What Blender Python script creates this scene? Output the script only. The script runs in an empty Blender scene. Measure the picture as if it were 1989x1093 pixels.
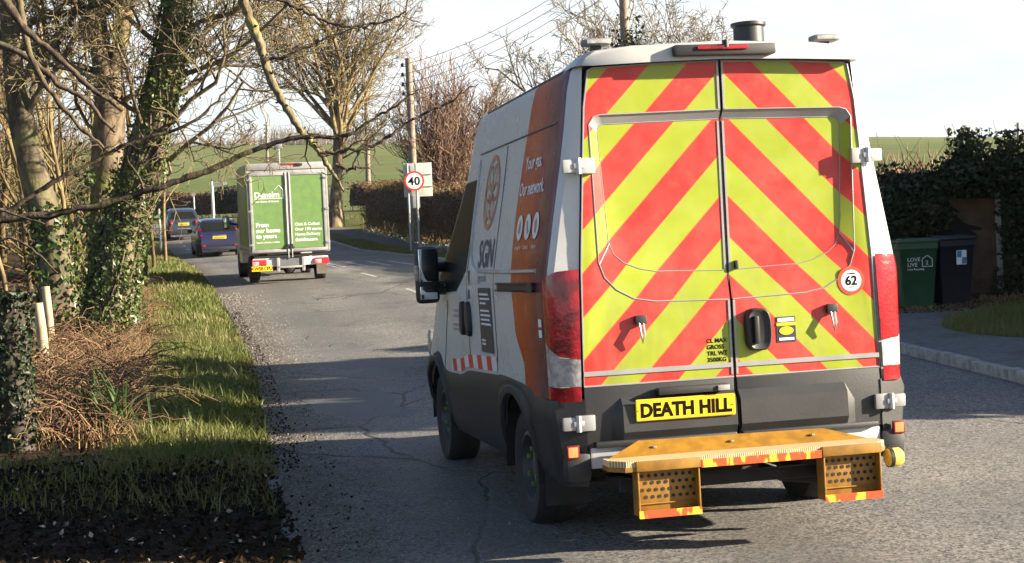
import bpy, bmesh, math, random
import numpy as np
from mathutils import Vector, Matrix

SC = bpy.context.scene
COL = SC.collection
R = math.radians
# ------------------------------------------------------------------ camera
CAMH = 1.83
cam_d = bpy.data.cameras.new("camera"); cam = bpy.data.objects.new("camera", cam_d); COL.objects.link(cam)
cam_d.sensor_width = 36.0; cam_d.lens = 3000.0 / 1989.0 * 36.0
cam_d.clip_start = 0.1; cam_d.clip_end = 5000.0
PITCH, ROLL = R(1.8459), R(2.7)
fw = Vector((0, math.cos(PITCH), -math.sin(PITCH))); u0 = Vector((0, math.sin(PITCH), math.cos(PITCH))); r0 = Vector((1, 0, 0))
rt = r0 * math.cos(ROLL) - u0 * math.sin(ROLL); up = u0 * math.cos(ROLL) + r0 * math.sin(ROLL)
m3 = Matrix((rt, up, -fw)).transposed()
cam.matrix_world = Matrix.Translation((0, 0, CAMH)) @ m3.to_4x4()
SC.camera = cam
# ------------------------------------------------------------------ sky, sun, exposure
SUN_EL, SUN_AZ = R(18.5), R(7.0)          # elevation; turn behind the camera from straight right
sdir = Vector((math.cos(SUN_EL) * math.cos(SUN_AZ), -math.cos(SUN_EL) * math.sin(SUN_AZ), math.sin(SUN_EL)))
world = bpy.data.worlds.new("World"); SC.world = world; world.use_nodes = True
wn = world.node_tree.nodes; wl = world.node_tree.links
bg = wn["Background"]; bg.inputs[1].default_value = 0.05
sky = wn.new("ShaderNodeTexSky"); sky.sky_type = 'NISHITA'; sky.sun_disc = False
sky.sun_elevation = SUN_EL; sky.sun_rotation = math.atan2(sdir.x, sdir.y)
sky.air_density = 1.0; sky.dust_density = 1.2; sky.ozone_density = 2.0
tc = wn.new("ShaderNodeTexCoord"); mp = wn.new("ShaderNodeMapping"); mp.inputs['Scale'].default_value = (1.0, 1.0, 5.0)
wl.new(tc.outputs['Generated'], mp.inputs['Vector'])
nz = wn.new("ShaderNodeTexNoise"); nz.inputs['Scale'].default_value = 3.2; nz.inputs['Detail'].default_value = 6; nz.inputs['Roughness'].default_value = .55
wl.new(mp.outputs[0], nz.inputs['Vector'])
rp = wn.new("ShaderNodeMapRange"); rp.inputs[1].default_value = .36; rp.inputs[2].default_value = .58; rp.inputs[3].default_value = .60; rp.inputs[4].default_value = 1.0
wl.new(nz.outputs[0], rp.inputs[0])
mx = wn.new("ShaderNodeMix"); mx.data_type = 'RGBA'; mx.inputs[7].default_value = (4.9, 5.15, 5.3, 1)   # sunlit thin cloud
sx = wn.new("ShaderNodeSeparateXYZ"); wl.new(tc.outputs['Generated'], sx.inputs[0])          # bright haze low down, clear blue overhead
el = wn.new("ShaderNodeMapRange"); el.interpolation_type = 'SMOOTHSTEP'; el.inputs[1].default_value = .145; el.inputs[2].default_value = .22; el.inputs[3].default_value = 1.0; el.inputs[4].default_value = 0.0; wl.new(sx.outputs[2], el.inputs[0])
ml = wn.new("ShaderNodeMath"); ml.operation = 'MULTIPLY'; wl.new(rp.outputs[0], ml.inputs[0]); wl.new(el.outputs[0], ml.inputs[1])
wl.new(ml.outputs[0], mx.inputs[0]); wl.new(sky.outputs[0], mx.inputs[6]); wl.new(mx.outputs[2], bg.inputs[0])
sun_d = bpy.data.lights.new("sun", 'SUN'); sun_d.energy = 5.0; sun_d.angle = R(0.55); sun_d.color = (1.0, .86, .66)
sun = bpy.data.objects.new("sun", sun_d); COL.objects.link(sun)
sun.rotation_euler = sdir.to_track_quat('Z', 'Y').to_euler(); sun.location = (30, -10, 30)
vs = SC.view_settings; vs.view_transform = 'Standard'; vs.look = 'None'; vs.exposure = 2.08; vs.gamma = 1.0; vs.use_curve_mapping = False

# ------------------------------------------------------------------ small helpers
def tag(o, label=None, cat=None, group=None, kind=None):
    if label: o['label'] = label
    if cat: o['category'] = cat
    if group: o['group'] = group
    if kind: o['kind'] = kind
    return o
def empty(name, loc=(0, 0, 0), rot=(0, 0, 0), label=None, cat=None, group=None):
    o = bpy.data.objects.new(name, None); COL.objects.link(o); o.location = loc; o.rotation_euler = rot
    o.empty_display_size = .2
    return tag(o, label, cat, group)
def link(name, me, parent=None):
    o = bpy.data.objects.new(name, me); COL.objects.link(o)
    if parent is not None: o.parent = parent
    return o
def mesh_np(name, V, F, mats, parent=None, mi=None, smooth=False, angle=None):
    V = np.asarray(V, np.float32); F = np.asarray(F, np.int32)
    me = bpy.data.meshes.new(name); k = F.shape[1]
    me.vertices.add(len(V)); me.vertices.foreach_set('co', V.ravel())
    me.loops.add(F.size); me.loops.foreach_set('vertex_index', F.ravel())
    me.polygons.add(len(F)); me.polygons.foreach_set('loop_start', np.arange(0, F.size, k, dtype=np.int32))
    me.polygons.foreach_set('loop_total', np.full(len(F), k, np.int32))
    if mi is not None: me.polygons.foreach_set('material_index', np.asarray(mi, np.int32))
    me.polygons.foreach_set('use_smooth', np.full(len(F), bool(smooth)))
    for m in (mats if isinstance(mats, (list, tuple)) else [mats]): me.materials.append(m)
    me.update(calc_edges=True); me.validate()
    return link(name, me, parent)

class MB:
    """collects shapes and links them as one mesh object"""
    def __init__(s): s.v = []; s.f = []; s.m = []
    def add(s, vs, fs, m=0, M=None):
        b = len(s.v)
        for p in vs:
            p = Vector(p)
            s.v.append(tuple(M @ p) if M is not None else tuple(p))
        for f in fs: s.f.append([b + i for i in f]); s.m.append(m)
        return s
    def box(s, c, d, m=0, bev=0.0, rot=None, seg=2):
        bm = bmesh.new(); bmesh.ops.create_cube(bm, size=1.0)
        for v in bm.verts: v.co = Vector((v.co.x * d[0], v.co.y * d[1], v.co.z * d[2]))
        if bev > 0: bmesh.ops.bevel(bm, geom=bm.edges[:], offset=min(bev, min(d) * .45), segments=seg, profile=.6, affect='EDGES')
        M = Matrix.Translation(c)
        if rot is not None: M = M @ (rot if isinstance(rot, Matrix) else Matrix.Rotation(rot[2], 4, 'Z') @ Matrix.Rotation(rot[1], 4, 'Y') @ Matrix.Rotation(rot[0], 4, 'X'))
        s.bm(bm, m, M); return s
    def bm(s, bm, m=0, M=None):
        bm.verts.index_update()
        s.add([v.co for v in bm.verts], [[v.index for v in f.verts] for f in bm.faces], m, M); bm.free()
    def tube(s, pts, r, n=8, m=0, cap=True):
        pts = [Vector(p) for p in pts]; rr = r if isinstance(r, (list, tuple)) else [r] * len(pts)
        vs = []; fs = []; prev = None
        for i, p in enumerate(pts):
            t = (pts[min(i + 1, len(pts) - 1)] - pts[max(i - 1, 0)]).normalized()
            a = prev if prev is not None else (Vector((0, 0, 1)) if abs(t.z) < .9 else Vector((1, 0, 0)))
            u = t.cross(a).normalized(); w = u.cross(t).normalized(); prev = w
            for k in range(n):
                an = 2 * math.pi * k / n; vs.append(p + (u * math.cos(an) + w * math.sin(an)) * rr[i])
        for i in range(len(pts) - 1):
            for k in range(n):
                a = i * n + k; b = i * n + (k + 1) % n; fs.append([a, b, b + n, a + n])
        if cap: fs.append(list(range(n))[::-1]); fs.append([(len(pts) - 1) * n + k for k in range(n)])
        return s.add(vs, fs, m)
    def lathe(s, prof, n=24, m=0, M=None, ms=None):
        vs = []; fs = []; k = len(prof)
        for i in range(n):
            a = 2 * math.pi * i / n
            for r, z in prof: vs.append((r * math.cos(a), r * math.sin(a), z))
        b = len(s.v); s.add(vs, [], m, M)
        for i in range(n):
            for j in range(k - 1):
                q = [i * k + j, ((i + 1) % n) * k + j, ((i + 1) % n) * k + j + 1, i * k + j + 1]
                s.f.append([b + t for t in q]); s.m.append(ms[j] if ms else m)
        return s
    def prism(s, poly, a, b, m=0, axis='y', M=None):
        n = len(poly)
        f = {'y': lambda p, t: (p[0], t, p[1]), 'x': lambda p, t: (t, p[0], p[1]), 'z': lambda p, t: (p[0], p[1], t)}[axis]
        vs = [f(p, a) for p in poly] + [f(p, b) for p in poly]
        fs = [list(range(n))[::-1], [n + i for i in range(n)]] + [[i, (i + 1) % n, n + (i + 1) % n, n + i] for i in range(n)]
        return s.add(vs, fs, m, M)
    def grid(s, P, m=0, closed=False):
        r, c = len(P), len(P[0]); vs = [p for row in P for p in row]; fs = []
        for i in range(r - 1):
            for j in range(c if closed else c - 1):
                j2 = (j + 1) % c; fs.append([i * c + j, i * c + j2, (i + 1) * c + j2, (i + 1) * c + j])
        return s.add(vs, fs, m)
    def build(s, name, mats, parent=None, angle=35, fix=True):
        me = bpy.data.meshes.new(name); me.from_pydata(s.v, [], s.f)
        for mt in (mats if isinstance(mats, (list, tuple)) else [mats]): me.materials.append(mt)
        me.polygons.foreach_set('material_index', s.m)
        if fix:
            bm = bmesh.new(); bm.from_mesh(me); bmesh.ops.remove_doubles(bm, verts=bm.verts, dist=1e-5)
            bmesh.ops.dissolve_degenerate(bm, edges=bm.edges, dist=1e-6)
            bmesh.ops.recalc_face_normals(bm, faces=bm.faces); bm.to_mesh(me); bm.free()
        if angle:
            me.polygons.foreach_set('use_smooth', [True] * len(me.polygons)); me.set_sharp_from_angle(angle=R(angle))
        me.update()
        return link(name, me, parent)

def text_mb(txt, size, weight=0.0, align='LEFT', spacing=1.0):
    """flat letters as (verts, faces) in the xy plane"""
    cu = bpy.data.curves.new("text", 'FONT'); cu.body = txt; cu.size = size; cu.align_x = align; cu.offset = weight
    cu.space_character = spacing; cu.resolution_u = 3
    o = bpy.data.objects.new("text", cu); COL.objects.link(o)
    dg = bpy.context.evaluated_depsgraph_get(); me = bpy.data.meshes.new_from_object(o.evaluated_get(dg))
    V = [tuple(v.co) for v in me.vertices]; F = [list(p.vertices) for p in me.polygons]
    bpy.data.objects.remove(o); bpy.data.curves.remove(cu); bpy.data.meshes.remove(me)
    return V, F
def copy_tree(o, parent=None):
    c = o.copy(); COL.objects.link(c)
    if parent is not None: c.parent = parent
    for ch in list(o.children): copy_tree(ch, c)
    return c

# ------------------------------------------------------------------ batched tubes and leaves for vegetation
class Tubes:
    def __init__(s): s.d = {}
    def add(s, pts, rad, n=4): s.d.setdefault((len(pts), n), []).append((pts, rad))
    def arrays(s):
        Vs, Fs, base = [], [], 0
        for (k, n), L in s.d.items():
            P = np.array([a for a, _ in L], float); Rr = np.array([b for _, b in L], float); B = len(L)
            T = np.gradient(P, axis=1); T /= np.linalg.norm(T, axis=2, keepdims=True) + 1e-9
            D = P[:, -1] - P[:, 0]; D /= np.linalg.norm(D, axis=1, keepdims=True) + 1e-9
            ref = np.where(np.abs(D[:, 2:3]) < .8, np.array([[0, 0, 1.]]), np.array([[1., 0, 0]]))[:, None, :]
            U = np.cross(T, np.broadcast_to(ref, T.shape)); U /= np.linalg.norm(U, axis=2, keepdims=True) + 1e-9
            W = np.cross(T, U); an = 2 * np.pi * np.arange(n) / n
            V = P[:, :, None] + Rr[:, :, None, None] * (U[:, :, None] * np.cos(an)[None, None, :, None] + W[:, :, None] * np.sin(an)[None, None, :, None])
            i = np.arange(k - 1)[:, None]; j = np.arange(n)[None]
            q = np.stack([i * n + j, i * n + (j + 1) % n, (i + 1) * n + (j + 1) % n, (i + 1) * n + j], -1).reshape(-1, 4)
            F = (np.arange(B)[:, None, None] * (k * n) + q[None]).reshape(-1, 4) + base
            Vs.append(V.reshape(-1, 3)); Fs.append(F); base += B * k * n
        return np.concatenate(Vs), np.concatenate(Fs)
    def build(s, name, mat, parent=None):
        V, F = s.arrays(); return mesh_np(name, V, F, mat, parent, smooth=True)
def leaves(C, size, rs, up=0.0, nrm=None, aspect=.7):
    C = np.asarray(C, float); n = len(C)
    N = rs.normal(size=(n, 3)); N[:, 2] += up
    if nrm is not None: N = N * .55 + nrm
    N /= np.linalg.norm(N, axis=1, keepdims=True)
    A = np.cross(N, rs.normal(size=(n, 3))); A /= np.linalg.norm(A, axis=1, keepdims=True) + 1e-9; B = np.cross(N, A)
    sz = (size * rs.uniform(.6, 1.35, n))[:, None]
    V = np.stack([C - A * sz * .5, C + B * sz * aspect * .5 - A * sz * .08 + N * sz * .1, C + A * sz * .6, C - B * sz * aspect * .5 - A * sz * .08 + N * sz * .1], 1).reshape(-1, 3)
    return V, np.arange(4 * n).reshape(-1, 4)

# ------------------------------------------------------------------ materials
class NM:
    def __init__(s, name, rough=.6, metal=0.0, spec=.5, coat=0.0):
        s.m = bpy.data.materials.new(name); s.m.use_nodes = True; s.t = s.m.node_tree; s.b = s.t.nodes['Principled BSDF']
        s.b.inputs['Roughness'].default_value = rough; s.b.inputs['Metallic'].default_value = metal
        s.b.inputs['Specular IOR Level'].default_value = spec; s.b.inputs['Coat Weight'].default_value = coat; s.b.inputs['Coat Roughness'].default_value = .05
    def n(s, t, **k):
        x = s.t.nodes.new(t)
        for a, b in k.items(): setattr(x, a, b)
        return x
    def put(s, sock, v):
        if isinstance(v, bpy.types.NodeSocket): s.t.links.new(v, sock)
        elif isinstance(v, (tuple, list)) and sock.type == 'RGBA': sock.default_value = tuple(v) + ((1,) if len(v) == 3 else ())
        else: sock.default_value = v
    def obj(s, sc=None, rot=None):
        o = s.n('ShaderNodeTexCoord').outputs['Object']
        if sc is None: return o
        mp = s.n('ShaderNodeMapping'); s.put(mp.inputs['Vector'], o); mp.inputs['Scale'].default_value = sc if isinstance(sc, (tuple, list)) else (sc,) * 3
        if rot: mp.inputs['Rotation'].default_value = rot
        return mp.outputs[0]
    def xyz(s, v=None):
        x = s.n('ShaderNodeSeparateXYZ'); s.put(x.inputs[0], v if v is not None else s.obj()); return x.outputs
    def math(s, op, a, b=0.0, c=0.0, clamp=False):
        x = s.n('ShaderNodeMath', operation=op, use_clamp=clamp); s.put(x.inputs[0], a); s.put(x.inputs[1], b); s.put(x.inputs[2], c); return x.outputs[0]
    def rng(s, v, a, b, c=0.0, d=1.0, smooth=True):
        x = s.n('ShaderNodeMapRange'); x.interpolation_type = 'SMOOTHSTEP' if smooth else 'LINEAR'
        for i, q in enumerate((v, a, b, c, d)): s.put(x.inputs[i], q)
        return x.outputs[0]
    def noise(s, sc, det=3, rough=.5, vec=None, dist=0.0):
        x = s.n('ShaderNodeTexNoise'); s.put(x.inputs['Vector'], vec if vec is not None else s.obj())
        x.inputs['Scale'].default_value = sc; x.inputs['Detail'].default_value = det; x.inputs['Roughness'].default_value = rough; x.inputs['Distortion'].default_value = dist
        return x.outputs[0]
    def voro(s, sc, feature='F1', vec=None, out='Distance'):
        x = s.n('ShaderNodeTexVoronoi', feature=feature); s.put(x.inputs['Vector'], vec if vec is not None else s.obj()); x.inputs['Scale'].default_value = sc
        return x.outputs[out]
    def mix(s, f, a, b):
        x = s.n('ShaderNodeMix', data_type='RGBA'); s.put(x.inputs[0], f); s.put(x.inputs[6], a); s.put(x.inputs[7], b); return x.outputs[2]
    def isl(s): return s.n('ShaderNodeNewGeometry').outputs['Random Per Island']
    def attr(s, nm): return s.n('ShaderNodeAttribute', attribute_name=nm).outputs['Fac']
    def color(s, c): s.put(s.b.inputs['Base Color'], c); return s
    def bump(s, hgt, st=.3, dist=.01):
        x = s.n('ShaderNodeBump'); s.put(x.inputs['Height'], hgt); x.inputs['Strength'].default_value = st; x.inputs['Distance'].default_value = dist
        s.t.links.new(x.outputs[0], s.b.inputs['Normal']); return s
    def rough(s, v): s.put(s.b.inputs['Roughness'], v); return s
    def emit(s, c, st): s.put(s.b.inputs['Emission Color'], c); s.b.inputs['Emission Strength'].default_value = st; return s
    def translucent(s, col, f):
        t = s.n('ShaderNodeBsdfTranslucent'); s.put(t.inputs[0], col); mx = s.n('ShaderNodeMixShader'); mx.inputs[0].default_value = f
        s.t.links.new(s.b.outputs[0], mx.inputs[1]); s.t.links.new(t.outputs[0], mx.inputs[2])
        s.t.links.new(mx.outputs[0], s.t.nodes['Material Output'].inputs[0]); return s

def simple(name, c, rough=.6, metal=0.0, spec=.5, coat=0.0, var=.12, sc=6.0, bump=0.0, bsc=60):
    q = NM(name, rough, metal, spec, coat)
    if var:
        nn = q.noise(sc, 4, .6); q.color(q.mix(q.rng(nn, .3, .7), tuple(x * (1 - var) for x in c), tuple(min(1, x * (1 + var)) for x in c)))
    else: q.color(c)
    if bump: q.bump(q.noise(bsc, 3), bump, .004)
    return q.m
def leafy(name, cols, trans=.25, rough=.55, sc=.8):
    q = NM(name, rough, spec=.35 if rough < .6 else .05); i = q.isl(); nn = q.noise(sc, 3)
    c = q.mix(i, cols[0], cols[1]); c = q.mix(q.rng(nn, .35, .7), c, cols[2])
    q.color(c); q.translucent(c, trans); return q.m
def bark(name, a, b, lich, ls=.45, sc=7.0):
    q = NM(name, .85, spec=.2); v = q.obj((1, 1, .35)); n1 = q.noise(sc, 5, .65, v); n2 = q.noise(2.3, 4, .6); n3 = q.noise(28, 3)
    c = q.mix(q.rng(n1, .35, .68), a, b); c = q.mix(q.math('MULTIPLY', q.rng(n2, .48, .66), ls), c, lich)
    q.color(c); q.bump(q.math('ADD', n1, q.math('MULTIPLY', n3, .35)), .6, .03); return q.m

BLACK = simple('black_plastic', (.018, .019, .021), .5, var=.2)
RUBBER = simple('tyre_rubber', (.016, .016, .017), .8, var=.2, sc=20, bump=.2)
DARKGREY = simple('dark_grey_plastic', (.022, .023, .025), .5, var=.25, sc=3, bump=.15)
UNDER = simple('underbody_black', (.012, .012, .012), .8, var=.3)
STEEL = simple('galvanised_steel', (.42, .43, .44), .42, .75, var=.12, sc=8)
ALU = simple('aluminium_trim', (.30, .30, .31), .45, .3, var=.08)
CHROME = simple('mirror_glass', (.75, .78, .8), .03, 1.0, var=0)
GLASS = simple('dark_glass', (.012, .014, .014), .3, 0, spec=.015, var=0)
RIMM = simple('wheel_rim_metal', (.10, .10, .11), .5, .5)
WHITE = simple('white_paint', (.44, .44, .43), .35, coat=.4, var=.05)
VINYLW = simple('white_vinyl', (.8, .8, .8), .5, var=0)
INK = simple('black_ink', (.006, .006, .006), .9, spec=.08, var=0)
PLATEY = simple('yellow_plate', (.85, .55, .015), .4, var=.05, sc=20)
REDLENS = simple('red_lens', (.30, .006, .012), .15, coat=.5, var=.55, sc=9, bump=.5, bsc=45)
CLEARLENS = simple('clear_lens', (.36, .34, .33), .15, coat=.5, var=.35, sc=18, bump=.5, bsc=45)
def lit(name, c, e, st):
    q = NM(name, .3); q.color(c); q.emit(e, st); return q.m
BRAKEON = lit('lit_brake_lens', (.5, .01, .015), (1, .02, .02), .35)
REFLECT = lit('reflector_glint_lens', (.7, .08, .03), (1, .14, .04), .7)  # sun glint on the rear reflectors, put in as a glow
# ------------------------------------------------------------------ lie of the land
PY = [-200, 0, 14, 20, 26, 38, 48, 60, 73, 88, 100, 130, 200, 300, 370, 430, 520, 900, 1500]
PZ = [0, 0, 0, .12, .32, .87, 1.15, 1.36, 2.05, 2.95, 3.5, 4.6, 10.5, 20.2, 25.6, 27.0, 25, 10, 0]
LY = [-60, 0, 8.8, 12.8, 18.2, 21.8, 28.7, 35.2, 46.5, 65.1, 74.1, 84.6, 95, 106, 120]
LX = [.6, -.2, -1.23, -2.06, -3.04, -3.73, -5.25, -6.74, -9.43, -14.24, -16.6, -19.4, -25, -36, -60]
RY = [-60, 8, 15.7, 18.9, 23, 28, 38, 48.5, 60, 68, 78, 86, 92, 98, 104, 120]
RX = [5.3, 5.25, 5.15, 4.75, 4.0, 2.9, .25, -2.95, -5.9, -8.0, -10.8, -13.6, -17, -24, -34, -60]
def sst(x, a, b):
    t = np.clip((np.asarray(x, float) - a) / (b - a), 0, 1); return t * t * (3 - 2 * t)
def P(Y): return np.interp(Y, PY, PZ)
def XL(Y): return np.interp(Y, LY, LX)
def XR(Y): return np.interp(Y, RY, RX)
def wob(x, y, s, seed=0):
    return np.sin(x * s + 1.3 * np.sin(y * s * .7 + seed)) * np.cos(y * s * 1.1 + 1.7 * np.sin(x * s * .6 + seed * 2))
def ground(x, y):
    x = np.asarray(x, float); y = np.asarray(y, float)
    z = P(y) - .037 * (x + 60) * sst(y, 140, 330) * .9 - .00016 * x * x * sst(y, 160, 400) * .3
    dl = XL(y) - x; dr = x - XR(y)
    near = 1 - sst(y, 84, 100)
    edge = .05 * wob(x, y, 1.1) + .03 * wob(x, y, 3.1, 2)
    zl = sst(dl, .0, .7) * (.10 + edge * .5) + sst(dl, 3.2, 7.5) * .75 * sst(y, 17, 24)
    zl = zl * (.25 + .75 * sst(y, 10.5, 13.5))
    mound = .42 * np.exp(-((x - 8.6) / 1.7) ** 2 - ((y - 20.6) / 1.6) ** 2)
    zr = sst(dr, .02, .30) * .09 + sst(dr, 2.7, 4) * .06 + mound
    side = np.where(dl > 0, zl, np.where(dr > 0, zr, -.06))
    return z + side * near + sst(y, 100, 140) * .25 * wob(x, y, .05)
def axis(spans):
    a = []
    for lo, hi, st in spans: a += list(np.arange(lo, hi, st))
    return np.array(a + [spans[-1][1]])
gx = axis([(-1400, -300, 90), (-300, -60, 12), (-60, -30, 1.5), (-30, -16, .5), (-16, 14, .22), (14, 40, 1.2), (40, 300, 12), (300, 1400, 90)])
gy = axis([(-80, 4, 4), (4, 32, .25), (32, 110, .7), (110, 160, 3), (160, 500, 9), (500, 1500, 70)])
X, Y = np.meshgrid(gx, gy); Z = ground(X, Y); nr, nc = X.shape
idx = np.arange(nr * nc).reshape(nr, nc)
F = np.stack([idx[:-1, :-1], idx[:-1, 1:], idx[1:, 1:], idx[1:, :-1]], -1).reshape(-1, 4)
q = NM('ground_cover', .95, spec=.1)
n1 = q.noise(.9, 5, .6); n2 = q.noise(9, 5, .65); n3 = q.noise(.012, 4, .5); n4 = q.noise(60, 3)
grass = q.mix(q.rng(n2, .35, .7), (.055, .07, .018), (.11, .115, .035)); grass = q.mix(q.rng(n1, .45, .7), grass, (.12, .105, .045))
soil = q.mix(q.rng(n2, .3, .7), (.010, .007, .005), (.042, .028, .017)); soil = q.mix(q.rng(n4, .62, .72), soil, (.13, .09, .05))
xyz = q.xyz(); rows = q.math('SINE', q.math('MULTIPLY', q.math('ADD', xyz[0], q.math('MULTIPLY', xyz[1], .35)), 2.1))
fgreen = q.mix(q.rng(n3, .35, .65), (.095, .122, .038), (.125, .143, .052)); fgreen = q.mix(q.rng(q.noise(.06, 5, .6), .5, .75), fgreen, (.10, .105, .042))
tram = q.math('GREATER_THAN', q.math('SINE', q.math('MULTIPLY', q.math('ADD', q.math('MULTIPLY', xyz[0], .25), q.math('MULTIPLY', xyz[1], 1.0)), .17)), .9965)
fgreen = q.mix(q.math('MULTIPLY', tram, .6), fgreen, (.20, .22, .14))
pave = q.mix(q.rng(n2, .3, .75), (.10, .098, .095), (.17, .165, .16)); pave = q.mix(q.rng(q.noise(1.4, 5, .7), .52, .7), pave, (.07, .06, .045))
frost = q.mix(q.math('MULTIPLY', q.rng(n2, .45, .6), .8), (.07, .10, .04), (.62, .68, .74))
c = q.mix(q.attr('soil'), grass, soil); c = q.mix(q.attr('field'), c, fgreen); c = q.mix(q.attr('pave'), c, pave); c = q.mix(q.attr('frost'), c, frost)
q.color(c); q.bump(q.math('ADD', n2, q.math('MULTIPLY', n4, .4)), .8, .05); GROUNDM = q.m
g = mesh_np('ground', np.stack([X, Y, Z], -1).reshape(-1, 3), F, GROUNDM, smooth=True); tag(g, kind='structure')
def put_attr(o, nm, arr):
    a = o.data.attributes.new(nm, 'FLOAT', 'POINT'); a.data.foreach_set('value', np.asarray(arr, np.float32).ravel())
dl = XL(Y) - X; dr = X - XR(Y)
nzz = .35 * wob(X, Y, .9, 1) + .2 * wob(X, Y, 2.7, 4)
vergew = np.interp(Y, [8, 11, 12.5, 20, 27, 40, 60], [0, 0, 1.1, 1.35, 1.5, 1.9, 2.6])
soil = sst(dl - vergew + nzz * .6, -.25, .35) * (1 - sst(Y, 70, 85)) * (dl > 0) * (1 - sst(dl, 10, 13))
soil = np.maximum(soil, (1 - sst(Y + nzz, 11.5, 12.6)) * (dl > .0))
soil = np.maximum(soil, sst(Y, 22.8, 23.6) * (dr > .2) * (1 - sst(Y, 26, 29)) * (X > 4) * (1 - sst(X, 20, 22)))
field = sst(Y, 103, 108); frost = sst(dl, 6.5, 8.0) * sst(Y, 20, 23) * (1 - sst(Y, 36, 42)) * (dl < 30)
pv = ((dr > 1.25) * (dr < 2.55) * (Y > 32) * (Y < 80)).astype(float)
soil = soil * (1 - pv.clip(0, 1))
for nm, a in dict(soil=soil, field=field, frost=frost * (1 - field), pave=pv.clip(0, 1)).items(): put_attr(g, nm, a)

# road: one strip following the ground, with a little camber
ys = axis([(-60, 4, 4), (4, 30, .25), (30, 110, .6)]); us = np.concatenate([np.linspace(0, .12, 9), np.linspace(.15, .88, 26), np.linspace(.9, 1, 5)])
YY, UU = np.meshgrid(ys, us, indexing='ij'); xl = XL(YY) + .06 * wob(YY, YY * .3, 2.3) * (UU < .05) * (YY < 40) + (-.08) * (UU == 0); xr = XR(YY) + .02
XX = xl + (xr - xl) * UU; ZZ = P(YY) + .035 * (1 - (2 * UU - 1) ** 2) + .004
idx = np.arange(YY.size).reshape(YY.shape); F = np.stack([idx[:-1, :-1], idx[:-1, 1:], idx[1:, 1:], idx[1:, :-1]], -1).reshape(-1, 4)
q = NM('asphalt', .7, spec=.16)
o3 = q.obj((1, 1, .2)); agg = q.voro(95, vec=o3, out='Color'); aggs = q.xyz(agg)[0]; fine = q.noise(160, 2, .6); big = q.noise(.35, 5, .6, dist=.6); med = q.noise(3.2, 5, .65)
big2 = q.xyz(q.voro(52, vec=o3, out='Color'))[1]; base = q.mix(q.rng(q.math('ADD', q.math('MULTIPLY', aggs, .55), q.math('MULTIPLY', big2, .45)), .15, .85, smooth=False), (.032, .032, .034), (.30, .285, .262)); base = q.mix(q.rng(big, .38, .66), base, q.mix(.45, base, (.085, .084, .086)))
base = q.mix(q.math('MULTIPLY', q.rng(med, .5, .75), .35), base, (.20, .185, .165))
lane = q.attr('across'); trk = q.math('ADD', q.rng(q.math('ABSOLUTE', q.math('SUBTRACT', lane, .17)), .10, .02), q.rng(q.math('ABSOLUTE', q.math('SUBTRACT', lane, .40)), .09, .02), clamp=True)
base = q.mix(q.math('MULTIPLY', trk, .34), base, (.095, .093, .092)); st_ = q.noise(1.1, 6, .7, q.obj((1, .45, 1)), .8); base = q.mix(q.math('MULTIPLY', q.rng(st_, .56, .70), .45), base, (.06, .058, .056))
cv = q.n('ShaderNodeTexVoronoi', feature='DISTANCE_TO_EDGE'); cv.inputs['Scale'].default_value = .33
wv = q.n('ShaderNodeMix', data_type='VECTOR'); wv.inputs[0].default_value = .22; q.put(wv.inputs[4], q.obj()); nv = q.n('ShaderNodeTexNoise'); nv.inputs['Scale'].default_value = 1.4; nv.inputs['Detail'].default_value = 5; q.put(nv.inputs['Vector'], q.obj()); q.put(wv.inputs[5], nv.outputs['Color']); q.put(cv.inputs['Vector'], wv.outputs[1])
cv2 = q.n('ShaderNodeTexVoronoi', feature='DISTANCE_TO_EDGE'); cv2.inputs['Scale'].default_value = 1.5; q.put(cv2.inputs['Vector'], wv.outputs[1])
crack = q.math('MAXIMUM', q.math('MULTIPLY', q.rng(cv.outputs[0], .006, .001), q.rng(q.noise(.28, 2), .42, .55)), q.math('MULTIPLY', q.rng(cv2.outputs[0], .03, .008), q.rng(q.noise(.42, 3), .58, .66)))
edge = q.rng(q.math('ADD', lane, q.math('MULTIPLY', med, .16)), .20, .07)
grit = q.mix(q.rng(q.noise(34, 4, .7), .42, .66), (.036, .029, .023), (.21, .18, .145))
base = q.mix(q.math('MULTIPLY', edge, .85), base, grit); base = q.mix(q.math('MULTIPLY', crack, .7), base, (.02, .02, .02))
q.color(base); q.rough(q.mix(trk, (.74,) * 3, (.56,) * 3))
q.bump(q.math('SUBTRACT', q.math('ADD', q.math('ADD', q.math('MULTIPLY', aggs, .7), q.math('MULTIPLY', big2, .9)), q.math('ADD', q.math('MULTIPLY', fine, .5), q.math('MULTIPLY', edge, q.math('MULTIPLY', q.noise(30, 4, .7), 3.0)))), q.math('MULTIPLY', crack, 2.5)), .75, .006); ASPH = q.m
road = mesh_np('road', np.stack([XX, YY, ZZ], -1).reshape(-1, 3), F, ASPH, smooth=True); tag(road, kind='structure'); put_attr(road, 'across', UU)
def road_z(x, y):
    u = (x - XL(y)) / (XR(y) - XL(y)); return P(y) + .035 * (1 - (2 * u - 1) ** 2) + .004
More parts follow.
